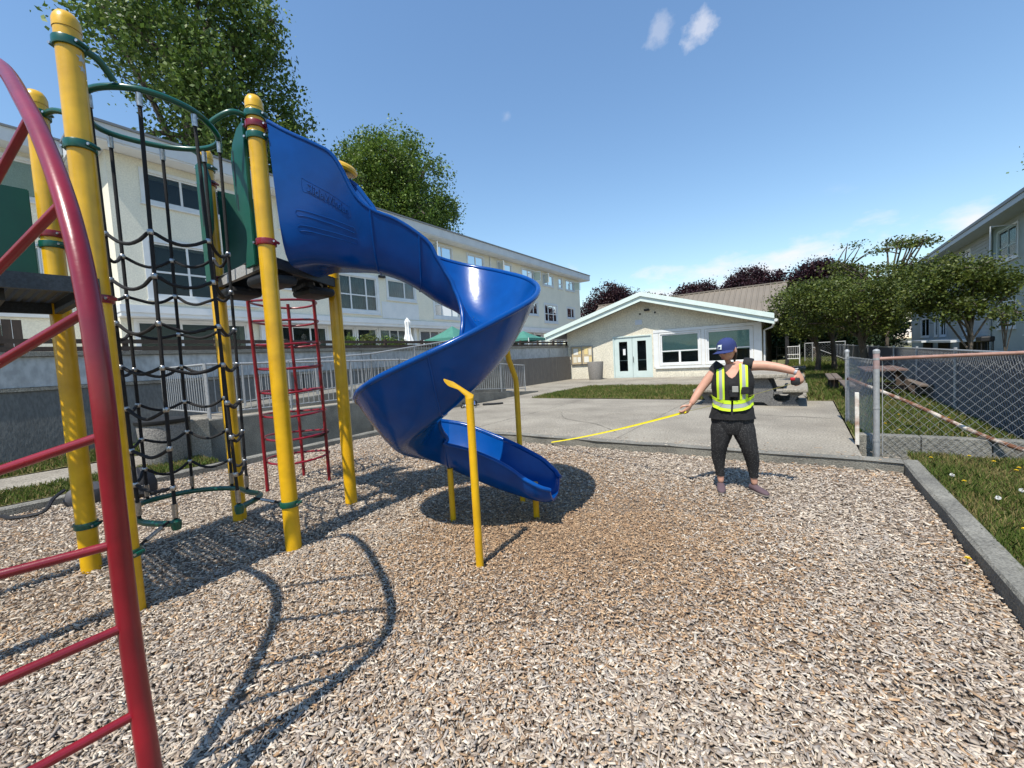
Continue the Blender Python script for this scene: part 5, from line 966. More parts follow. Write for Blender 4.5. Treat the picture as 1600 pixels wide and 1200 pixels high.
MB().bbox((0.585, 7.03, 0.46), (0.045, 0.03, 0.70), 0.006).build('stake', mat('rust_stained_white', (0.68, 0.65, 0.58), 0.7, col2=(0.25, 0.10, 0.045), vscale=6, vcon=0.55), SK)
LW = empty('concrete_low_wall', (2, 7.35, 0), 'low concrete footing wall running behind the chain link fence', 'wall')
for i, x in enumerate(np.arange(0.62, 6.5, 0.62)):
    MB().bbox((x + 0.31, 7.36, 0.03), (0.612, 0.16, 0.36), 0.012).build('wall_block', CONCD, LW)
# privacy slat fence along the lawn
SF = empty('slat_fence', (2.25, 20, 0.1), 'dark navy slatted chain link fence receding along the right hand lawn', 'fence')
sm = MB().box(-0.004, 0.004, -0.031, 0.031, 0.0, 1.05).mesh('slat', SLATM)
for i, y in enumerate(np.arange(7.55, 27.6, 0.075)): link('slat', sm, SF, (0.004 * (i % 2) , y - 20, 0.04 + 0.01 * random.random()))
mb = MB()
for y in np.arange(27.6, 52, 0.09): mb.box(2.246, 2.254, y - 0.04, y + 0.04, 0.14, 1.18)
o = mb.build('slat_run', SLATM, SF); o['kind'] = 'stuff'
chain_mesh((2.235, 0, 0), (0, 1, 0), 7.5, 16.0, 0.12, 1.2).build('wire_mesh', GALV, SF)
for y in np.arange(7.5, 52, 3.0): MB().tube([(2.22, y, 0.0), (2.22, y, 1.27)], 0.024, 8).build('post', GALV, SF)
MB().tube([(2.22, 7.5, 1.22), (2.22, 52, 1.22)], 0.018, 8).build('top_rail', GALV, SF)
# white tubular gate and far fence
GT = empty('metal_gate', (-0.65, 29, 0.1), 'white tubular metal gate beside the low building', 'gate')
for z in (0.62, 0.86, 1.32): MB().tube([(-1.22, 29, z), (-0.12, 29, z)], 0.02, 8).build('rail', WHT, GT)
for x in (-1.22, -0.12): MB().tube([(x, 29, 0.1), (x, 29, 1.42)], 0.028, 8).build('post', WHT, GT)
bm_ = MB().tube([(0, 0, 0.62), (0, 0, 1.32)], 0.009, 5).mesh('bar', WHT)
for x in np.arange(-1.12, -0.15, 0.1): link('bar', bm_, GT, (x + 0.65, 0, -0.1))
FF = empty('chain_link_fence', (3, 33, 0.1), 'distant chain link fence with pale posts behind the thorn trees', 'fence')
for x in (0.15, 0.55, 2.2): MB().tube([(x, 33, 0.1), (x, 33, 1.5)], 0.03, 8).build('post', GALV, FF)
MB().tube([(0.15, 33, 1.46), (2.2, 33, 1.46)], 0.022, 8).build('top_rail', GALV, FF); MB().tube([(0.55, 33, 1.2), (2.2, 33, 0.35)], 0.02, 8).build('brace', GALV, FF)
chain_mesh((0, 33.03, 0), (1, 0, 0), 0.15, 2.2, 0.15, 1.45, 0.07, 0.16, 0.003).build('wire_mesh', GALV, FF)
struct('step', MB().bbox((-0.30, 25.6, 0.18), (0.9, 2.2, 0.24), 0.02), CONC)

# concrete picnic table
TBC = mat('pebble_concrete', (0.17, 0.165, 0.155), 0.9, col2=(0.07, 0.07, 0.068), vscale=55, vdetail=2, vcon=0.7, bump=0.8, bscale=60)
PT = empty('picnic_table', (-1.05, 11.7, 0.118), 'grey concrete picnic table with attached bench behind the person', 'picnic table')
MB().bbox((-1.05, 11.75, 0.80), (1.55, 1.9, 0.09), 0.02).build('tabletop', CONC, PT)
for xs_ in (-1, 1): MB().bbox((-1.05 + xs_ * 0.92, 11.65, 0.475), (0.46, 1.75, 0.075), 0.02).build('bench_seat', CONC, PT)
def bench_leg(y):
    c = -1.05; o = MB().extr([(c - 0.40, y, 0.752), (c + 0.40, y, 0.752), (c + 0.46, y, 0.62), (c + 0.52, y, 0.44), (c + 0.50, y, 0.30), (c + 0.42, y, 0.12), (c + 0.32, y, 0.20), (c - 0.32, y, 0.20), (c - 0.42, y, 0.12), (c - 0.50, y, 0.30), (c - 0.52, y, 0.44), (c - 0.46, y, 0.62)], (0, 0.16, 0)).build('pedestal', TBC, PT)
    for s_ in (1, -1):   # bench bracket leaving an open eye beside the pedestal
        MB().extr([(c + s_ * a, y + 0.002, z) for a, z in ((0.425, 0.122), (0.505, 0.30), (0.53, 0.25), (0.60, 0.205), (0.72, 0.20), (0.80, 0.25), (0.83, 0.33), (0.80, 0.385), (0.524, 0.385), (0.522, 0.434), (1.06, 0.434), (1.06, 0.39), (0.96, 0.33), (0.91, 0.24), (0.99, 0.122))], (0, 0.155, 0)).build('bench_bracket', TBC, o)
bench_leg(10.95); bench_leg(12.3)
TB = mat('weathered_bench_wood', (0.16, 0.125, 0.10), 0.85, col2=(0.10, 0.08, 0.065), vscale=8, stretch=(8, 0.6, 8))
def bench(x, y, L, z, w, label, name='bench', cat='bench'):
    t = empty(name, (x, y, 0.12), label, cat)
    for k in range(2): MB().bbox((x - w / 4 + k * w / 2, y, z), (w / 2 - 0.012, L, 0.05), 0.008).build('plank', TB, t)
    for s_ in (-1, 1): MB().bbox((x, y + s_ * L * 0.32, (0.10 + z - 0.03) / 2), (w * 0.6, 0.10, z - 0.13), 0.008).build('leg', WOODD, t)
bench(0.72, 15.05, 2.2, 0.49, 0.30, 'weathered wooden bench on the lawn left of the fence posts')
def ptable(x, y, label):
    t = empty('picnic_table', (x, y, 0.12), label, 'picnic table')
    for k in range(4): MB().bbox((x - 0.27 + k * 0.18, y, 0.80), (0.168, 1.7, 0.045), 0.008).build('plank', mat('reddish_table_wood', (0.15, 0.09, 0.07), 0.85, col2=(0.10, 0.07, 0.058), vscale=8), t)
    for s_ in (-1, 1):
        MB().bbox((x + s_ * 0.62, y, 0.46), (0.22, 1.7, 0.045), 0.008).build('bench_plank', TB, t)
        MB().extr([(x - 0.66, y + s_ * 0.55, 0.1), (x - 0.56, y + s_ * 0.55, 0.1), (x - 0.16, y + s_ * 0.55, 0.775), (x - 0.26, y + s_ * 0.55, 0.775)], (0, 0.05, 0)).build('leg', WOODD, t); MB().extr([(x + 0.56, y + s_ * 0.55, 0.1), (x + 0.66, y + s_ * 0.55, 0.1), (x + 0.26, y + s_ * 0.55, 0.775), (x + 0.16, y + s_ * 0.55, 0.775)], (0, 0.055, 0)).build('leg', WOODD, t)
        MB().box(x - 0.72, x + 0.72, y + s_ * 0.48, y + s_ * 0.52, 0.36, 0.435).build('brace', WOODD, t)
ptable(1.5, 12.9, 'reddish wooden picnic table seen through the chain link corner')

# ================================================================== LOOSE THINGS
BG = empty('backpack', (-7.05, 1.50, 0.02), 'black backpack slumped at the play area edge behind the net', 'bag')
BAGM = mat('black_nylon', (0.012, 0.012, 0.014), 0.6, bump=0.4, bscale=40); bx_, by_ = -7.05, 1.50
rings = []
for z, a, b in ((0.02, .19, .13), (0.06, .22, .16), (0.16, .21, .16), (0.26, .18, .14), (0.33, .12, .10), (0.37, .04, .04)): rings.append([(bx_ + (a + 0.018 * math.sin(3 * k + z * 30)) * math.cos(k * 6.283 / 18), by_ + (b + 0.015 * math.cos(4 * k)) * math.sin(k * 6.283 / 18), z + 0.012 * math.sin(2.3 * k)) for k in range(18)])
MB().loft(rings).build('body', BAGM, BG, smooth=True)
MB().tube(catmull([(bx_ + .1, by_ - .14, .30), (bx_ + .16, by_ - .22, .18), (bx_ + .3, by_ - .2, .05), (bx_ + .42, by_ - .1, .035), (bx_ + .5, by_, .05)], 6), 0.016, 6).build('strap', BAGM, BG)
MB().lathe([(0.035, 0), (0.035, 0.01), (0.0, 0.014)], (bx_ + 0.19, by_ - 0.05, 0.16), 12).build('badge', mat('grey_badge', (0.3, 0.3, 0.3), 0.5), BG)
B2 = empty('tool_bag', (-7.35, 1.08, 0.02), 'dark grey soft bag with folded straps lying near the kerb at left', 'bag'); bx_, by_ = -7.35, 1.08
rings = [[(bx_ + a * math.cos(k * 6.283 / 14), by_ + b * math.sin(k * 6.283 / 14), z + 0.01 * math.sin(3 * k)) for k in range(14)] for z, a, b in ((0.02, .16, .22), (0.08, .18, .24), (0.18, .15, .2), (0.24, .06, .1))]
MB().loft(rings).build('body', mat('charcoal_nylon', (0.05, 0.05, 0.055), 0.6), B2, smooth=True)
MB().tube(catmull([(bx_ - .1, by_ - .2, .2), (bx_ + .1, by_ - .32, .16), (bx_ + .22, by_ - .42, .06), (bx_ + .1, by_ - .62, .04), (bx_ - .1, by_ - .7, .05)], 6), 0.02, 6).build('strap', BAGM, B2)
SC = empty('kick_scooter', (-8.35, 9.5, 0.12), 'small white and blue scooter lying on the concrete near the ramp wall', 'scooter'); x, y = -8.35, 9.5
MB().bbox((x, y, 0.19), (0.10, 0.46, 0.03), 0.01).build('deck', mat('scooter_white', (0.6, 0.63, 0.66), 0.4), SC)
for q in (-0.29, 0.29):
    rg = []
    for k in range(16): a = k * 6.283 / 16; rg.append(Vector((x, y + q + 0.075 * math.cos(a), 0.20 + 0.075 * math.sin(a))))
    MB().tube(rg, 0.018, 8, closed=True).build('wheel', BLK, SC, smooth=True)
MB().tube([(x, y + 0.27, 0.2), (x + 0.05, y + 0.2, 0.27), (x + 0.35, y - 0.15, 0.20)], 0.014, 8).build('stem', mat('scooter_blue', (0.05, 0.12, 0.35), 0.4), SC)
MB().tube([(x + 0.28, y - 0.28, 0.2), (x + 0.42, y - 0.02, 0.2)], 0.015, 8).build('handlebar', BLK, SC)
MB().tube([(x + 0.25, y + 0.35, 0.16), (x + 0.5, y + 0.62, 0.15), (x + 0.62, y + 0.9, 0.14)], 0.03, 6).build('mudguard', BLK, SC)

# ================================================================== PERSON WITH TAPE MEASURE
Pc = Vector((-0.535, 4.78, 0.0)); lx = Vector((0.9938, 0.1112, 0)); vv_ = Vector((-0.1112, 0.9938, 0))
PM = Matrix(((lx.x, vv_.x, 0, Pc.x), (lx.y, vv_.y, 0, Pc.y), (0, 0, 1, 0.005), (0, 0, 0, 1)))
def LM():
    b = MB(); b.M = PM; return b
SKIN = mat('skin', (0.56, 0.31, 0.215), 0.5, col2=(0.50, 0.26, 0.18), vscale=25, spec=0.35)
CLB = mat('black_jersey', (0.010, 0.010, 0.011), 0.85, bump=0.4, bscale=30)
LIME = mat('hi_vis_lime', (0.62, 0.86, 0.03), 0.6); SILV = mat('reflective_silver', (0.34, 0.36, 0.36), 0.45); CAPB = mat('navy_cap', (0.020, 0.034, 0.135), 0.85, bump=0.3, bscale=200)
HAIR = mat('dark_brown_hair', (0.035, 0.02, 0.012), 0.5); SHOE = mat('plum_canvas', (0.10, 0.065, 0.075), 0.85); SOLE = mat('shoe_sole', (0.30, 0.26, 0.22), 0.8)
pm = bpy.data.materials.new('dotted_trousers'); pm.use_nodes = True; t_ = pm.node_tree; b_ = t_.nodes['Principled BSDF']; b_.inputs['Roughness'].default_value = 0.85
g_ = t_.nodes.new('ShaderNodeNewGeometry'); vo = t_.nodes.new('ShaderNodeTexVoronoi'); vo.inputs['Scale'].default_value = 78; vo.inputs['Randomness'].default_value = 0.6; t_.links.new(g_.outputs['Position'], vo.inputs['Vector'])
ra = t_.nodes.new('ShaderNodeValToRGB'); ra.color_ramp.elements[0].position = 0.18; ra.color_ramp.elements[0].color = (0.10, 0.098, 0.096, 1); ra.color_ramp.elements[1].position = 0.30; ra.color_ramp.elements[1].color = (0.010, 0.010, 0.011, 1)
t_.links.new(vo.outputs['Distance'], ra.inputs[0]); t_.links.new(ra.outputs[0], b_.inputs['Base Color'])
PE_ = empty('person', tuple(Pc), 'person in hi vis vest, navy cap and dotted trousers stretching a tape measure', 'person')
TR = [(0.60, -.065, 0, .12, .10), (0.66, -.067, 0.005, .180, .125), (0.74, -.067, 0.01, .194, .135), (0.84, -.065, 0.005, .172, .124), (0.93, -.06, 0, .148, .110), (1.02, -.057, -.005, .156, .118), (1.11, -.057, -.012, .168, .132), (1.19, -.057, -.006, .166, .116), (1.26, -.057, 0, .154, .090), (1.30, -.06, 0, .125, .075), (1.335, -.065, -.008, .07, .062)]
def T(th, z, off=0.0):
    zs = [t[0] for t in TR]; z = min(max(z, zs[0]), zs[-1]); i = max(j for j in range(len(zs) - 1) if zs[j] <= z); u = (z - zs[i]) / (zs[i + 1] - zs[i]); u = u * u * (3 - 2 * u) if i not in (0,) else u
    c = [TR[i][k] + (TR[i + 1][k] - TR[i][k]) * u for k in range(1, 5)]; tilt = 0.02 * max(0, (z - 1.05) / 0.25)
    return (c[0] + (c[2] + off) * math.cos(th), c[1] + (c[3] + off) * math.sin(th), z + tilt * math.cos(th))
def skin_mesh(nodes, edges, sub=2):
    me = bpy.data.meshes.new('skin_tmp'); me.from_pydata([n[:3] for n in nodes], edges, []); me.update(); ob = bpy.data.objects.new('skin_tmp', me); COL.objects.link(ob)
    md = ob.modifiers.new('s', 'SKIN'); md.use_smooth_shade = True
    for i, n in enumerate(nodes): me.skin_vertices[0].data[i].radius = (n[3], n[4] if len(n) > 4 else n[3]); me.skin_vertices[0].data[i].use_root = (i == 0)
    sb = ob.modifiers.new('d', 'SUBSURF'); sb.levels = sub; sb.render_levels = sub
    dg = bpy.context.evaluated_depsgraph_get(); ev = bpy.data.meshes.new_from_object(ob.evaluated_get(dg)); bpy.data.objects.remove(ob)
    return [tuple(v.co) for v in ev.vertices], [tuple(p.vertices) for p in ev.polygons]
nodes = [(-.065, 0, .80, .11), (-.06, 0, .95, .10), (-.057, 0, 1.10, .10), (-.06, .005, 1.25, .075), (-.068, -.005, 1.33, .052), (-.085, -.03, 1.41, .052),
         (-.205, 0, 1.265, .056), (-.280, -.02, 1.17, .052), (-.352, -.055, 1.07, .045), (-.403, -.095, .985, .041), (-.448, -.13, .91, .028),
         (.095, 0, 1.295, .056), (.210, -.015, 1.295, .053), (.325, -.03, 1.275, .046), (.41, -.045, 1.25, .041), (.495, -.06, 1.215, .028),
         (-.155, 0, .72, .08), (-.20, -.02, .43, .05), (-.195, 0, .28, .05), (-.187, 0.005, .12, .034), (-.185, 0, .06, .034),
         (.022, 0, .72, .08), (.09, -.03, .44, .05), (.108, 0, .28, .05), (.120, .02, .12, .034), (.124, .02, .06, .034)]
edges = [(0, 1), (1, 2), (2, 3), (3, 4), (4, 5), (3, 6), (6, 7), (7, 8), (8, 9), (9, 10), (3, 11), (11, 12), (12, 13), (13, 14), (14, 15), (0, 16), (16, 17), (17, 18), (18, 19), (19, 20), (0, 21), (21, 22), (22, 23), (23, 24), (24, 25)]
body = LM(); body.add(*skin_mesh(nodes, edges))
NR = 28; body.loft([[T(6.28318 * k / NR, z, -0.010) for k in range(NR)] for z in (1.0, 1.08, 1.14, 1.19, 1.23, 1.26, 1.29, 1.31, 1.33)])
# head
hf = Vector((-0.50, -0.80, -0.24)).normalized(); hu = (Vector((-0.06, 0, 1)) - hf * Vector((-0.06, 0, 1)).dot(hf)).normalized(); hr = hf.cross(hu); hc = Vector((-0.098, -0.045, 1.468))
def HD(x, y, z): return tuple(hc + hr * x + hf * y + hu * z)
rings = []
for i in range(17):
    ph = math.pi * (i + 0.15) / 16.3; z = math.cos(ph); s_ = math.sin(ph); ring = []
    for k in range(24):
        a = 6.28318 * k / 24; x, y = s_ * math.cos(a), s_ * math.sin(a); low = max(0, -z)
        X = x * 0.076 * (1 - 0.30 * low ** 1.4); Y = (y * 0.096 + (0.012 * low if y > 0 else 0.035 * low * (-y) * 0.5)) * (1 - 0.10 * low); Zz = z * 0.112
        if y > 0.8 and abs(x) < 0.25: Y += 0.016 * math.exp(-((z + 0.12) / 0.16) ** 2) * (1 - abs(x) / 0.25)
        if y > 0.6: Y -= 0.007 * math.exp(-((z - 0.08) / 0.10) ** 2) * (1 if 0.15 < abs(x) < 0.6 else 0.3)
        if y > 0.7 and abs(x) < 0.35: Y += 0.004 * math.exp(-((z + 0.50) / 0.07) ** 2)
        ring.append(HD(X, Y, Zz))
    rings.append(ring)
body.loft(rings)
for s_ in (-1, 1): body.loft([ellipse_ring(Vector(HD(s_ * (0.072 + d), -0.008 - d * 0.4, -0.01)), r_ * 0.55, r_, 12, hf, hu) for d, r_ in ((0, 0.024), (0.008, 0.030), (0.014, 0.027), (0.016, 0.012))])
def hand(wrist, d, side, pn, curl, thumb_curl):
    """palm with five separate bent fingers; d points to the fingertips, side towards the thumb, pn out of the palm"""
    w = Vector(wrist); d = Vector(d).normalized(); side = Vector(side); side = (side - d * side.dot(d)).normalized(); pn = Vector(pn); pn = (pn - d * pn.dot(d)); pn = (pn - side * pn.dot(side)).normalized()
    body.loft([ellipse_ring(w + d * a, b, c, 14, side, pn) for a, b, c in ((-0.02, .023, .018), (0.012, .028, .017), (0.04, .037, .016), (0.065, .040, .0145), (0.082, .038, .012), (0.090, .030, .008))])
    for k, (off, L) in enumerate(((0.029, .072), (0.010, .080), (-0.010, .074), (-0.028, .058))):
        p = w + d * 0.080 + side * off; ang = 0.0; pts = [p - d * 0.012]; rad = [0.009]
        for seg, fr_ in enumerate((0.45, 0.32, 0.23)):
            ang += curl * (1.0 + 0.08 * k); p = p + (d * math.cos(ang) + pn * math.sin(ang)) * L * fr_; pts.append(p); rad.append((0.0088, 0.0080, 0.0062)[seg])
        body.tube(catmull(pts, 3), [np.interp(i / (len(catmull(pts, 3)) - 1), [0, .33, .67, 1], rad) for i in range(len(catmull(pts, 3)))], 8)
    p = w + d * 0.022 + side * 0.026; pts = [p - side * 0.012, p + (side * 0.75 + d * 0.5 + pn * 0.2) * 0.028, p + side * 0.034 + d * 0.040 + pn * (0.018 + 0.012 * thumb_curl), p + side * (0.034 - 0.012 * thumb_curl) + d * 0.064 + pn * (0.026 + 0.02 * thumb_curl)]
    q = catmull(pts, 3); body.tube(q, [np.interp(i / (len(q) - 1), [0, .4, .75, 1], [0.013, 0.011, 0.0098, 0.007]) for i in range(len(q))], 8)
hand((-.448, -.13, .91), (-.50, -.35, -.78), (-.3, -.75, .5), (-.75, .3, .35), 0.62, 1.0)
hand((.495, -.06, 1.215), (.30, -.05, -.95), (-.75, -.60, -.2), (-.85, .45, -.2), 0.66, 1.0)
body.build('body', SKIN, PE_, smooth=True)
# clothes
top_ = LM(); rg = []
for z in (0.76, 0.80, 0.86, 0.93, 1.0, 1.06, 1.12, 1.17, 1.21, 1.245, 1.275, 1.30):
    ring = []
    for k in range(36):
        th = 6.28318 * k / 36; front = max(0, -math.sin(th)); zz = z - (max(0, z - 1.06) * 0.50) * (front ** 12); ring.append(T(th, zz, 0.010 + (0.014 + 0.006 * math.sin(9 * th + 30 * z) if z < 0.87 else 0)))
    rg.append(ring)
top_.loft(rg, caps=False)
for s_, a, b in ((-1, (-.185, 0, 1.29), (-.265, -.015, 1.195)), (1, (.08, 0, 1.315), (.175, -.012, 1.298))):
    A_, B_ = Vector(a), Vector(b); dd = (B_ - A_).normalized(); sx = dd.cross(Vector((0, 1, 0))).normalized(); sy = dd.cross(sx); top_.loft([ellipse_ring(A_.lerp(B_, u), r_, r_ * 1.05, 16, sx, sy) for u, r_ in ((-0.35, .060), (0.0, .064), (0.3, .063), (0.52, .060))], caps=False)
top_.build('black_top', CLB, PE_, smooth=True)
tr = LM(); tr.loft([[T(6.28318 * k / 28, z, 0.006) for k in range(28)] for z in (0.88, 0.84, 0.80, 0.74, 0.70, 0.66, 0.63, 0.605)])
for P_ in ([(-.150, .005, .74, .100), (-.158, 0, .66, .113), (-.170, -.01, .57, .101), (-.182, -.016, .51, .089), (-.192, -.018, .45, .079), (-.198, -.012, .40, .072), (-.202, .002, .33, .066), (-.197, .004, .24, .051), (-.190, .004, .145, .040)],
           [(.018, .005, .74, .100), (.026, 0, .66, .113), (.047, -.012, .57, .101), (.066, -.022, .51, .089), (.082, -.026, .45, .079), (.092, -.02, .40, .072), (.105, -.002, .33, .066), (.112, .01, .24, .051), (.119, .018, .145, .040)]):
    q = interp_st(P_, 4); tr.loft([ellipse_ring((p[0], p[1], p[2]), p[3] + 0.0035 * math.sin(p[2] * 150 + 1.0) * (1 if p[2] < 0.5 else 0.3), p[3] * 1.02 + 0.002 * math.cos(p[2] * 170), 20) for p in q])
tr.build('trousers', pm, PE_, smooth=True)
for (ax_, ay_, dx, dy) in ((-.187, .005, .08, -1), (.124, .02, .62, -.78)):
    d = Vector((dx, dy, 0)).normalized(); s_ = Vector((d.y, -d.x, 0)); c = Vector((ax_, ay_, 0)); sh = LM()
    sh.loft([ellipse_ring(c + d * u + Vector((0, 0, h)), w_, hh, 16, s_, Vector((0, 0, 1))) for u, w_, hh, h in ((-.062, .014, .020, .030), (-.052, .030, .034, .036), (-.02, .036, .040, .040), (.03, .038, .034, .036), (.08, .042, .028, .030), (.13, .040, .022, .025), (.165, .028, .016, .020), (.178, .012, .008, .016))]); o = sh.build('shoe', SHOE, PE_, smooth=True)
    so_ = LM(); so_.loft([[tuple(c + d * (0.058 + 0.122 * math.cos(6.283 * k / 20) ) + s_ * 0.043 * math.sin(6.283 * k / 20) * (1 + 0.12 * math.cos(6.283 * k / 20)) + Vector((0, 0, z))) for k in range(20)] for z in (0.0, 0.012)]); so_.build('sole', SOLE, o)
def TD(th, z, off, droop):
    f = max(0.0, -math.sin(th)) ** 1.5; zz = z - droop * f * max(0.0, min(1.0, (1.12 - z) / 0.15)); w_ = 0.004 * math.sin(7 * th + 9 * z) + 0.003 * math.sin(13 * th - 17 * z)
    p = T(th, zz, off + (w_ if z < 1.2 else 0) + 0.012 * f * (1.0 if z < 1.05 else 0.4)); return p
def patch(mb, th0, th1, z0, z1, off, n=10, m=6, th=0.005, droop=0.0):
    """curved shell following the torso between two angle functions"""
    g = lambda f, z: f(z) if callable(f) else f
    R0 = []
    for o_ in (off, off + th):
        R0.append([[TD(g(th0, z) + (g(th1, z) - g(th0, z)) * i / n, z, o_, droop) for i in range(n + 1)] for z in [z0 + (z1 - z0) * j / m for j in range(m + 1)]])
    for L in R0: mb.loft(L, closed_ring=False)
    edge = lambda L: L[0] + [r_[-1] for r_ in L[1:]] + L[-1][::-1][1:] + [r_[0] for r_ in L[::-1]][1:-1]
    mb.loft([edge(R0[0]), edge(R0[1])], caps=False)
VE = LM(); F0 = -math.pi / 2
vgapL = lambda z: F0 - 0.06 - max(0, z - 1.05) * 1.9; vgapR = lambda z: F0 + 0.06 + max(0, z - 1.05) * 1.9
armL = lambda z: -math.pi + 0.15 + max(0, z - 1.05) * 1.5; armR = lambda z: -0.15 - max(0, z - 1.05) * 1.5
patch(VE, armL, vgapL, 0.905, 1.275, 0.024, 12, 12, droop=0.055); patch(VE, vgapR, armR, 0.905, 1.275, 0.024, 12, 12, droop=0.055); patch(VE, 0.35, math.pi - 0.35, 0.885, 1.285, 0.022, 14, 8)
patch(VE, -0.16, 0.36, 0.885, 1.06, 0.022); patch(VE, math.pi - 0.36, math.pi + 0.16, 0.885, 1.06, 0.022); vest = VE.build('vest', CLB, PE_, smooth=True)
for z0, z1, mt_, nm in ((0.885, 0.912, LIME, 'lime_band'), (0.914, 0.952, SILV, 'silver_band'), (0.954, 0.982, LIME, 'lime_band')):
    q = LM(); patch(q, F0 + 0.05, F0 + 2 * math.pi - 0.05, z0 + 0.02, z1 + 0.02, 0.031, 48, 2, 0.003, droop=0.055); q.build(nm, mt_, vest, smooth=True)
def ribbon(u0, u1, mt_, nm, s_):
    """shoulder tape from the waist band over the shoulder to the back; u is sideways distance from the body centre"""
    q = LM(); path = []
    for z in (0.97, 1.03, 1.08, 1.13, 1.18, 1.22, 1.255, 1.285): path.append((-1, z))
    rows = []
    for sd, z in path + [(0, 1.335)] + [(1, z) for _, z in path[::-1]]:
        row = []
        for uu in (u0, (u0 + u1) / 2, u1):
            spread = uu * (1.0 - 0.10 * max(0, (1.12 - z)))
            if sd == 0: row.append((-0.06 + s_ * spread, 0.0, 1.334 - abs(uu) * 0.28 + 0.02 * s_ * uu / 0.1 + 0.012))
            else:
                c = [np.interp(z, [t[0] for t in TR], [t[k] for t in TR]) for k in range(1, 5)]; x = s_ * spread; e = max(0.05, 1 - (x / (c[2] + 0.03)) ** 2); row.append((c[0] + x, c[1] + sd * (c[3] + 0.046) * math.sqrt(max(e, 0.25)), z + 0.02 * max(0, (z - 1.05) / 0.25) * x / 0.18))
        rows.append(row)
    q.loft([r_ + [(p[0], p[1] - 0.003, p[2] - 0.003) for p in r_[::-1]] for r_ in rows]); q.build(nm, mt_, vest, smooth=True)
for s_ in (-1, 1):
    ribbon(0.068, 0.088, LIME, 'lime_tape', s_); ribbon(0.0885, 0.1175, SILV, 'silver_tape', s_); ribbon(0.118, 0.140, LIME, 'lime_tape', s_)
q = LM(); q.bbox((-.03, -.182, 1.075), (.055, .014, .060), 0.004); q.build('badge', mat('badge_grey', (0.30, 0.30, 0.27), 0.4), vest)
for (x, z) in ((-.045, 1.03), (.055, 1.06)): q = LM(); q.bbox((x, -.172 + (0.012 if x > 0 else 0), z), (.075, .020, .07), 0.006); q.build('pocket', CLB, vest)
# cap, glasses, hair, watch
cp = LM(); rings = []
for i in range(10):
    ph = math.pi * 0.5 * (i + 0.25) / 9.4; z = math.cos(ph); s_ = math.sin(ph); rings.append([HD(s_ * 0.086 * math.cos(6.28318 * k / 28), s_ * 0.108 * math.sin(6.28318 * k / 28) - 0.004, 0.020 + 0.105 * z ** 0.8) for k in range(28)])
rings.append([HD(0.087 * math.cos(6.28318 * k / 28), 0.109 * math.sin(6.28318 * k / 28) - 0.004, 0.004) for k in range(28)]); cp.loft(rings)
cap = cp.build('cap', CAPB, PE_, smooth=True)
br = LM(); L0, L1 = [], []
for k in range(17):
    a = math.pi * (0.06 + 0.88 * k / 16); cx, sy = math.cos(a), math.sin(a); L0.append((0.086 * cx, 0.104 * sy)); L1.append((0.094 * cx, 0.098 * sy + 0.085 * sy ** 0.6))
zc = lambda x: 0.014 - 2.6 * x * x
br.loft([[HD(x, y, zc(x) + h) for (x, y) in L] for L, h in ((L0, 0.006), (L1, 0.000), (L1, -0.005), (L0, 0.0))] , closed_ring=False); br.build('brim', CAPB, cap, smooth=True)
lg = LM(); 
def cap_front(x, z, o_=0.0): 
    c_ = max(0.02, 1 - ((z - 0.02) / 0.105) ** 2) ** 0.5 if z > 0.02 else 1.0; s_ = max(0.02, c_ * c_ - (x / 0.086) ** 2) ** 0.5; return HD(x, 0.108 * s_ + o_ + 0.004, z)
lg.loft([[cap_front(-0.021 + 0.042 * i / 4, z, 0.002) for i in range(5)] for z in (0.034, 0.045, 0.057, 0.068, 0.078)], closed_ring=False); lgo = lg.build('logo_patch', mat('logo_white', (0.62, 0.68, 0.66), 0.7), cap)
lg = LM(); lg.loft([[cap_front(-0.012 + 0.024 * i / 3, z, 0.0035) for i in range(4)] for z in (0.049, 0.056, 0.062)], closed_ring=False); lg.loft([[cap_front(-0.004 + 0.018 * i / 3, z, 0.0035) for i in range(4)] for z in (0.039, 0.043, 0.046)], closed_ring=False); lg.build('logo_mark', CAPB, cap)
hr_ = LM(); rings = []
for i in range(8):
    z = 0.03 - 0.11 * i / 7; rings.append([HD(0.083 * math.cos(a) * (1 - 0.18 * i / 7), -0.012 + 0.100 * math.sin(a) * (1 - 0.12 * i / 7), z) for a in [math.pi + 0.15 - 0.0 + (math.pi - 0.3) * k / 15 for k in range(16)]])
hr_.loft([r_ + [tuple(Vector(p) * 1.0 + (hc - Vector(p)) * 0.06) for p in r_[::-1]] for r_ in rings])
hr_.tube([HD(0, -0.105, -0.02), HD(0.01, -0.135, -0.05), HD(0.02, -0.13, -0.11), HD(0.02, -0.105, -0.16)], [0.018, 0.026, 0.022, 0.006], 10); hr_.build('hair', HAIR, PE_, smooth=True)
gl = LM()
for s_ in (-1, 1): gl.loft([ellipse_ring(Vector(HD(s_ * 0.032, 0.094 + d, 0.0)), r_ * 1.3, r_, 14, hr, hu) for d, r_ in ((0, 0.018), (0.004, 0.018))]); gl.tube([HD(s_ * 0.055, 0.092, 0.002), HD(s_ * 0.08, 0.05, 0.0), HD(s_ * 0.082, -0.01, -0.004)], 0.003, 6)
gl.tube([HD(-0.012, 0.1, 0.004), HD(0.012, 0.1, 0.004)], 0.003, 6); gl.build('glasses', BLK, PE_)
mo = LM(); mo.loft([ellipse_ring(Vector(HD(0, 0.091 + d, -0.062)), r_ * 2.4, r_, 12, hr, hu) for d, r_ in ((0, 0.007), (0.006, 0.006), (0.009, 0.003))]); mo.build('lips', mat('lips', (0.40, 0.13, 0.11), 0.5), PE_, smooth=True)
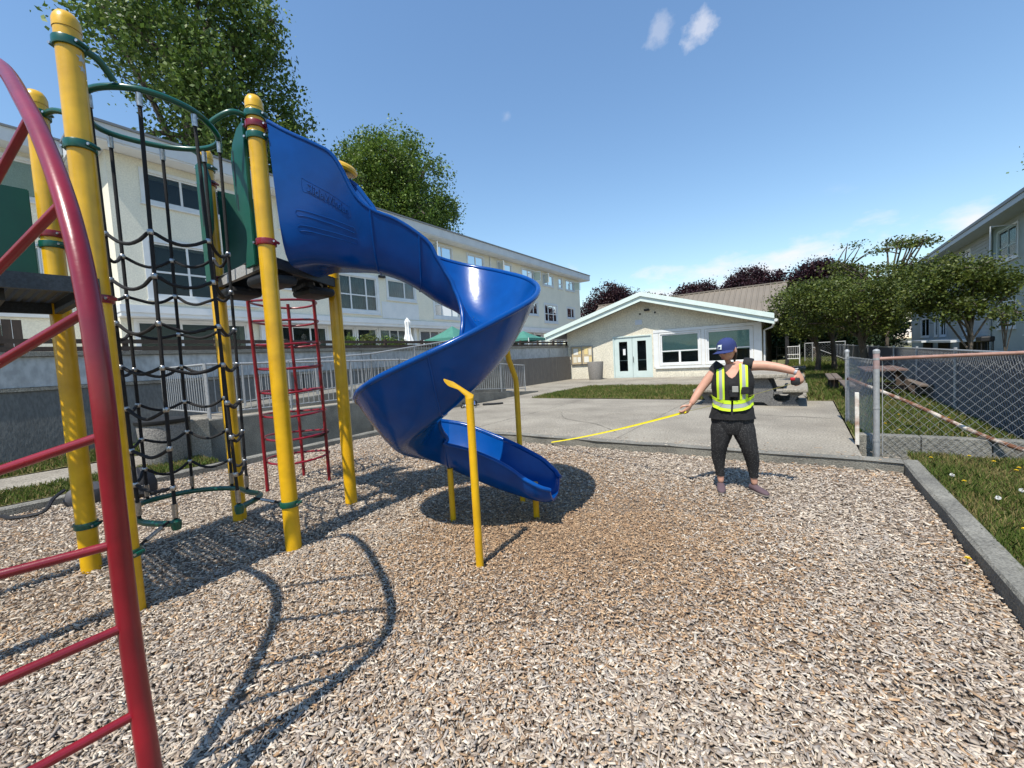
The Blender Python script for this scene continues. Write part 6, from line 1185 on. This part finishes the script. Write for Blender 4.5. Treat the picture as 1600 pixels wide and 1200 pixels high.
wa = LM(); wd = Vector((.085, -.015, -.035)).normalized(); wc = Vector((.478, -.057, 1.222)); wsx = wd.cross(Vector((0, 1, 0))).normalized(); wsy = wd.cross(wsx); wa.loft([ellipse_ring(wc + wd * u, .029, .029, 16, wsx, wsy) for u in (-.011, .011)]); wa.build('watch_strap', mat('watch_grey', (0.35, 0.36, 0.38), 0.4), PE_, smooth=True)
wa = LM(); wa.bbox(tuple(wc + Vector((0.008, -0.005, 0.031))), (.032, .03, .010), 0.003); wa.build('watch_face', ALU, PE_)
# the tape measure: case in one hand, blade through the other hand to the far kerb
TM = empty('tape_measure', tuple(PM @ Vector((.47, -.075, 1.14))), 'red and black tape measure with long yellow blade pulled to the kerb', 'tape measure')
q = LM(); q.bbox((.475, -.075, 1.135), (.075, .045, .075), 0.016); q.build('case', BLK, TM, smooth=True)
q = LM(); q.bbox((.452, -.080, 1.158), (.040, .047, .030), 0.010); q.build('red_cover', mat('tape_red', (0.45, 0.01, 0.015), 0.35), TM, smooth=True)
A_ = PM @ Vector((.44, -.085, 1.11)); B_ = PM @ Vector((-.485, -.185, .845)); E_ = Vector((-3.55, 6.11, 0.035))
def blade(p, q_, n, w_, sag, tw0, tw1, nm, mt_):
    mb = MB(); rows = []; d = (q_ - p).normalized(); s0 = d.cross(Vector((0, 0, 1))).normalized(); u0 = s0.cross(d)
    for i in range(n + 1):
        t = i / n; c = p.lerp(q_, t) - Vector((0, 0, sag * 4 * t * (1 - t))); tw = tw0 + (tw1 - tw0) * t; s_ = s0 * math.cos(tw) + u0 * math.sin(tw); nn = s_.cross(d); rows.append([tuple(c - s_ * w_ / 2 + nn * 0.003), tuple(c), tuple(c + s_ * w_ / 2 + nn * 0.003), tuple(c + s_ * w_ / 2 + nn * 0.004), tuple(c + nn * 0.001), tuple(c - s_ * w_ / 2 + nn * 0.004)])
    mb.loft(rows); return mb.build(nm, mt_, TM)
TY = mat('tape_yellow', (0.78, 0.66, 0.02), 0.45)
blade(A_, B_, 12, 0.004, 0.01, 0.1, 0.2, 'blade', mat('tape_back', (0.30, 0.28, 0.05), 0.5)); blade(B_, E_, 24, 0.024, 0.03, 1.25, 0.75, 'blade', TY)
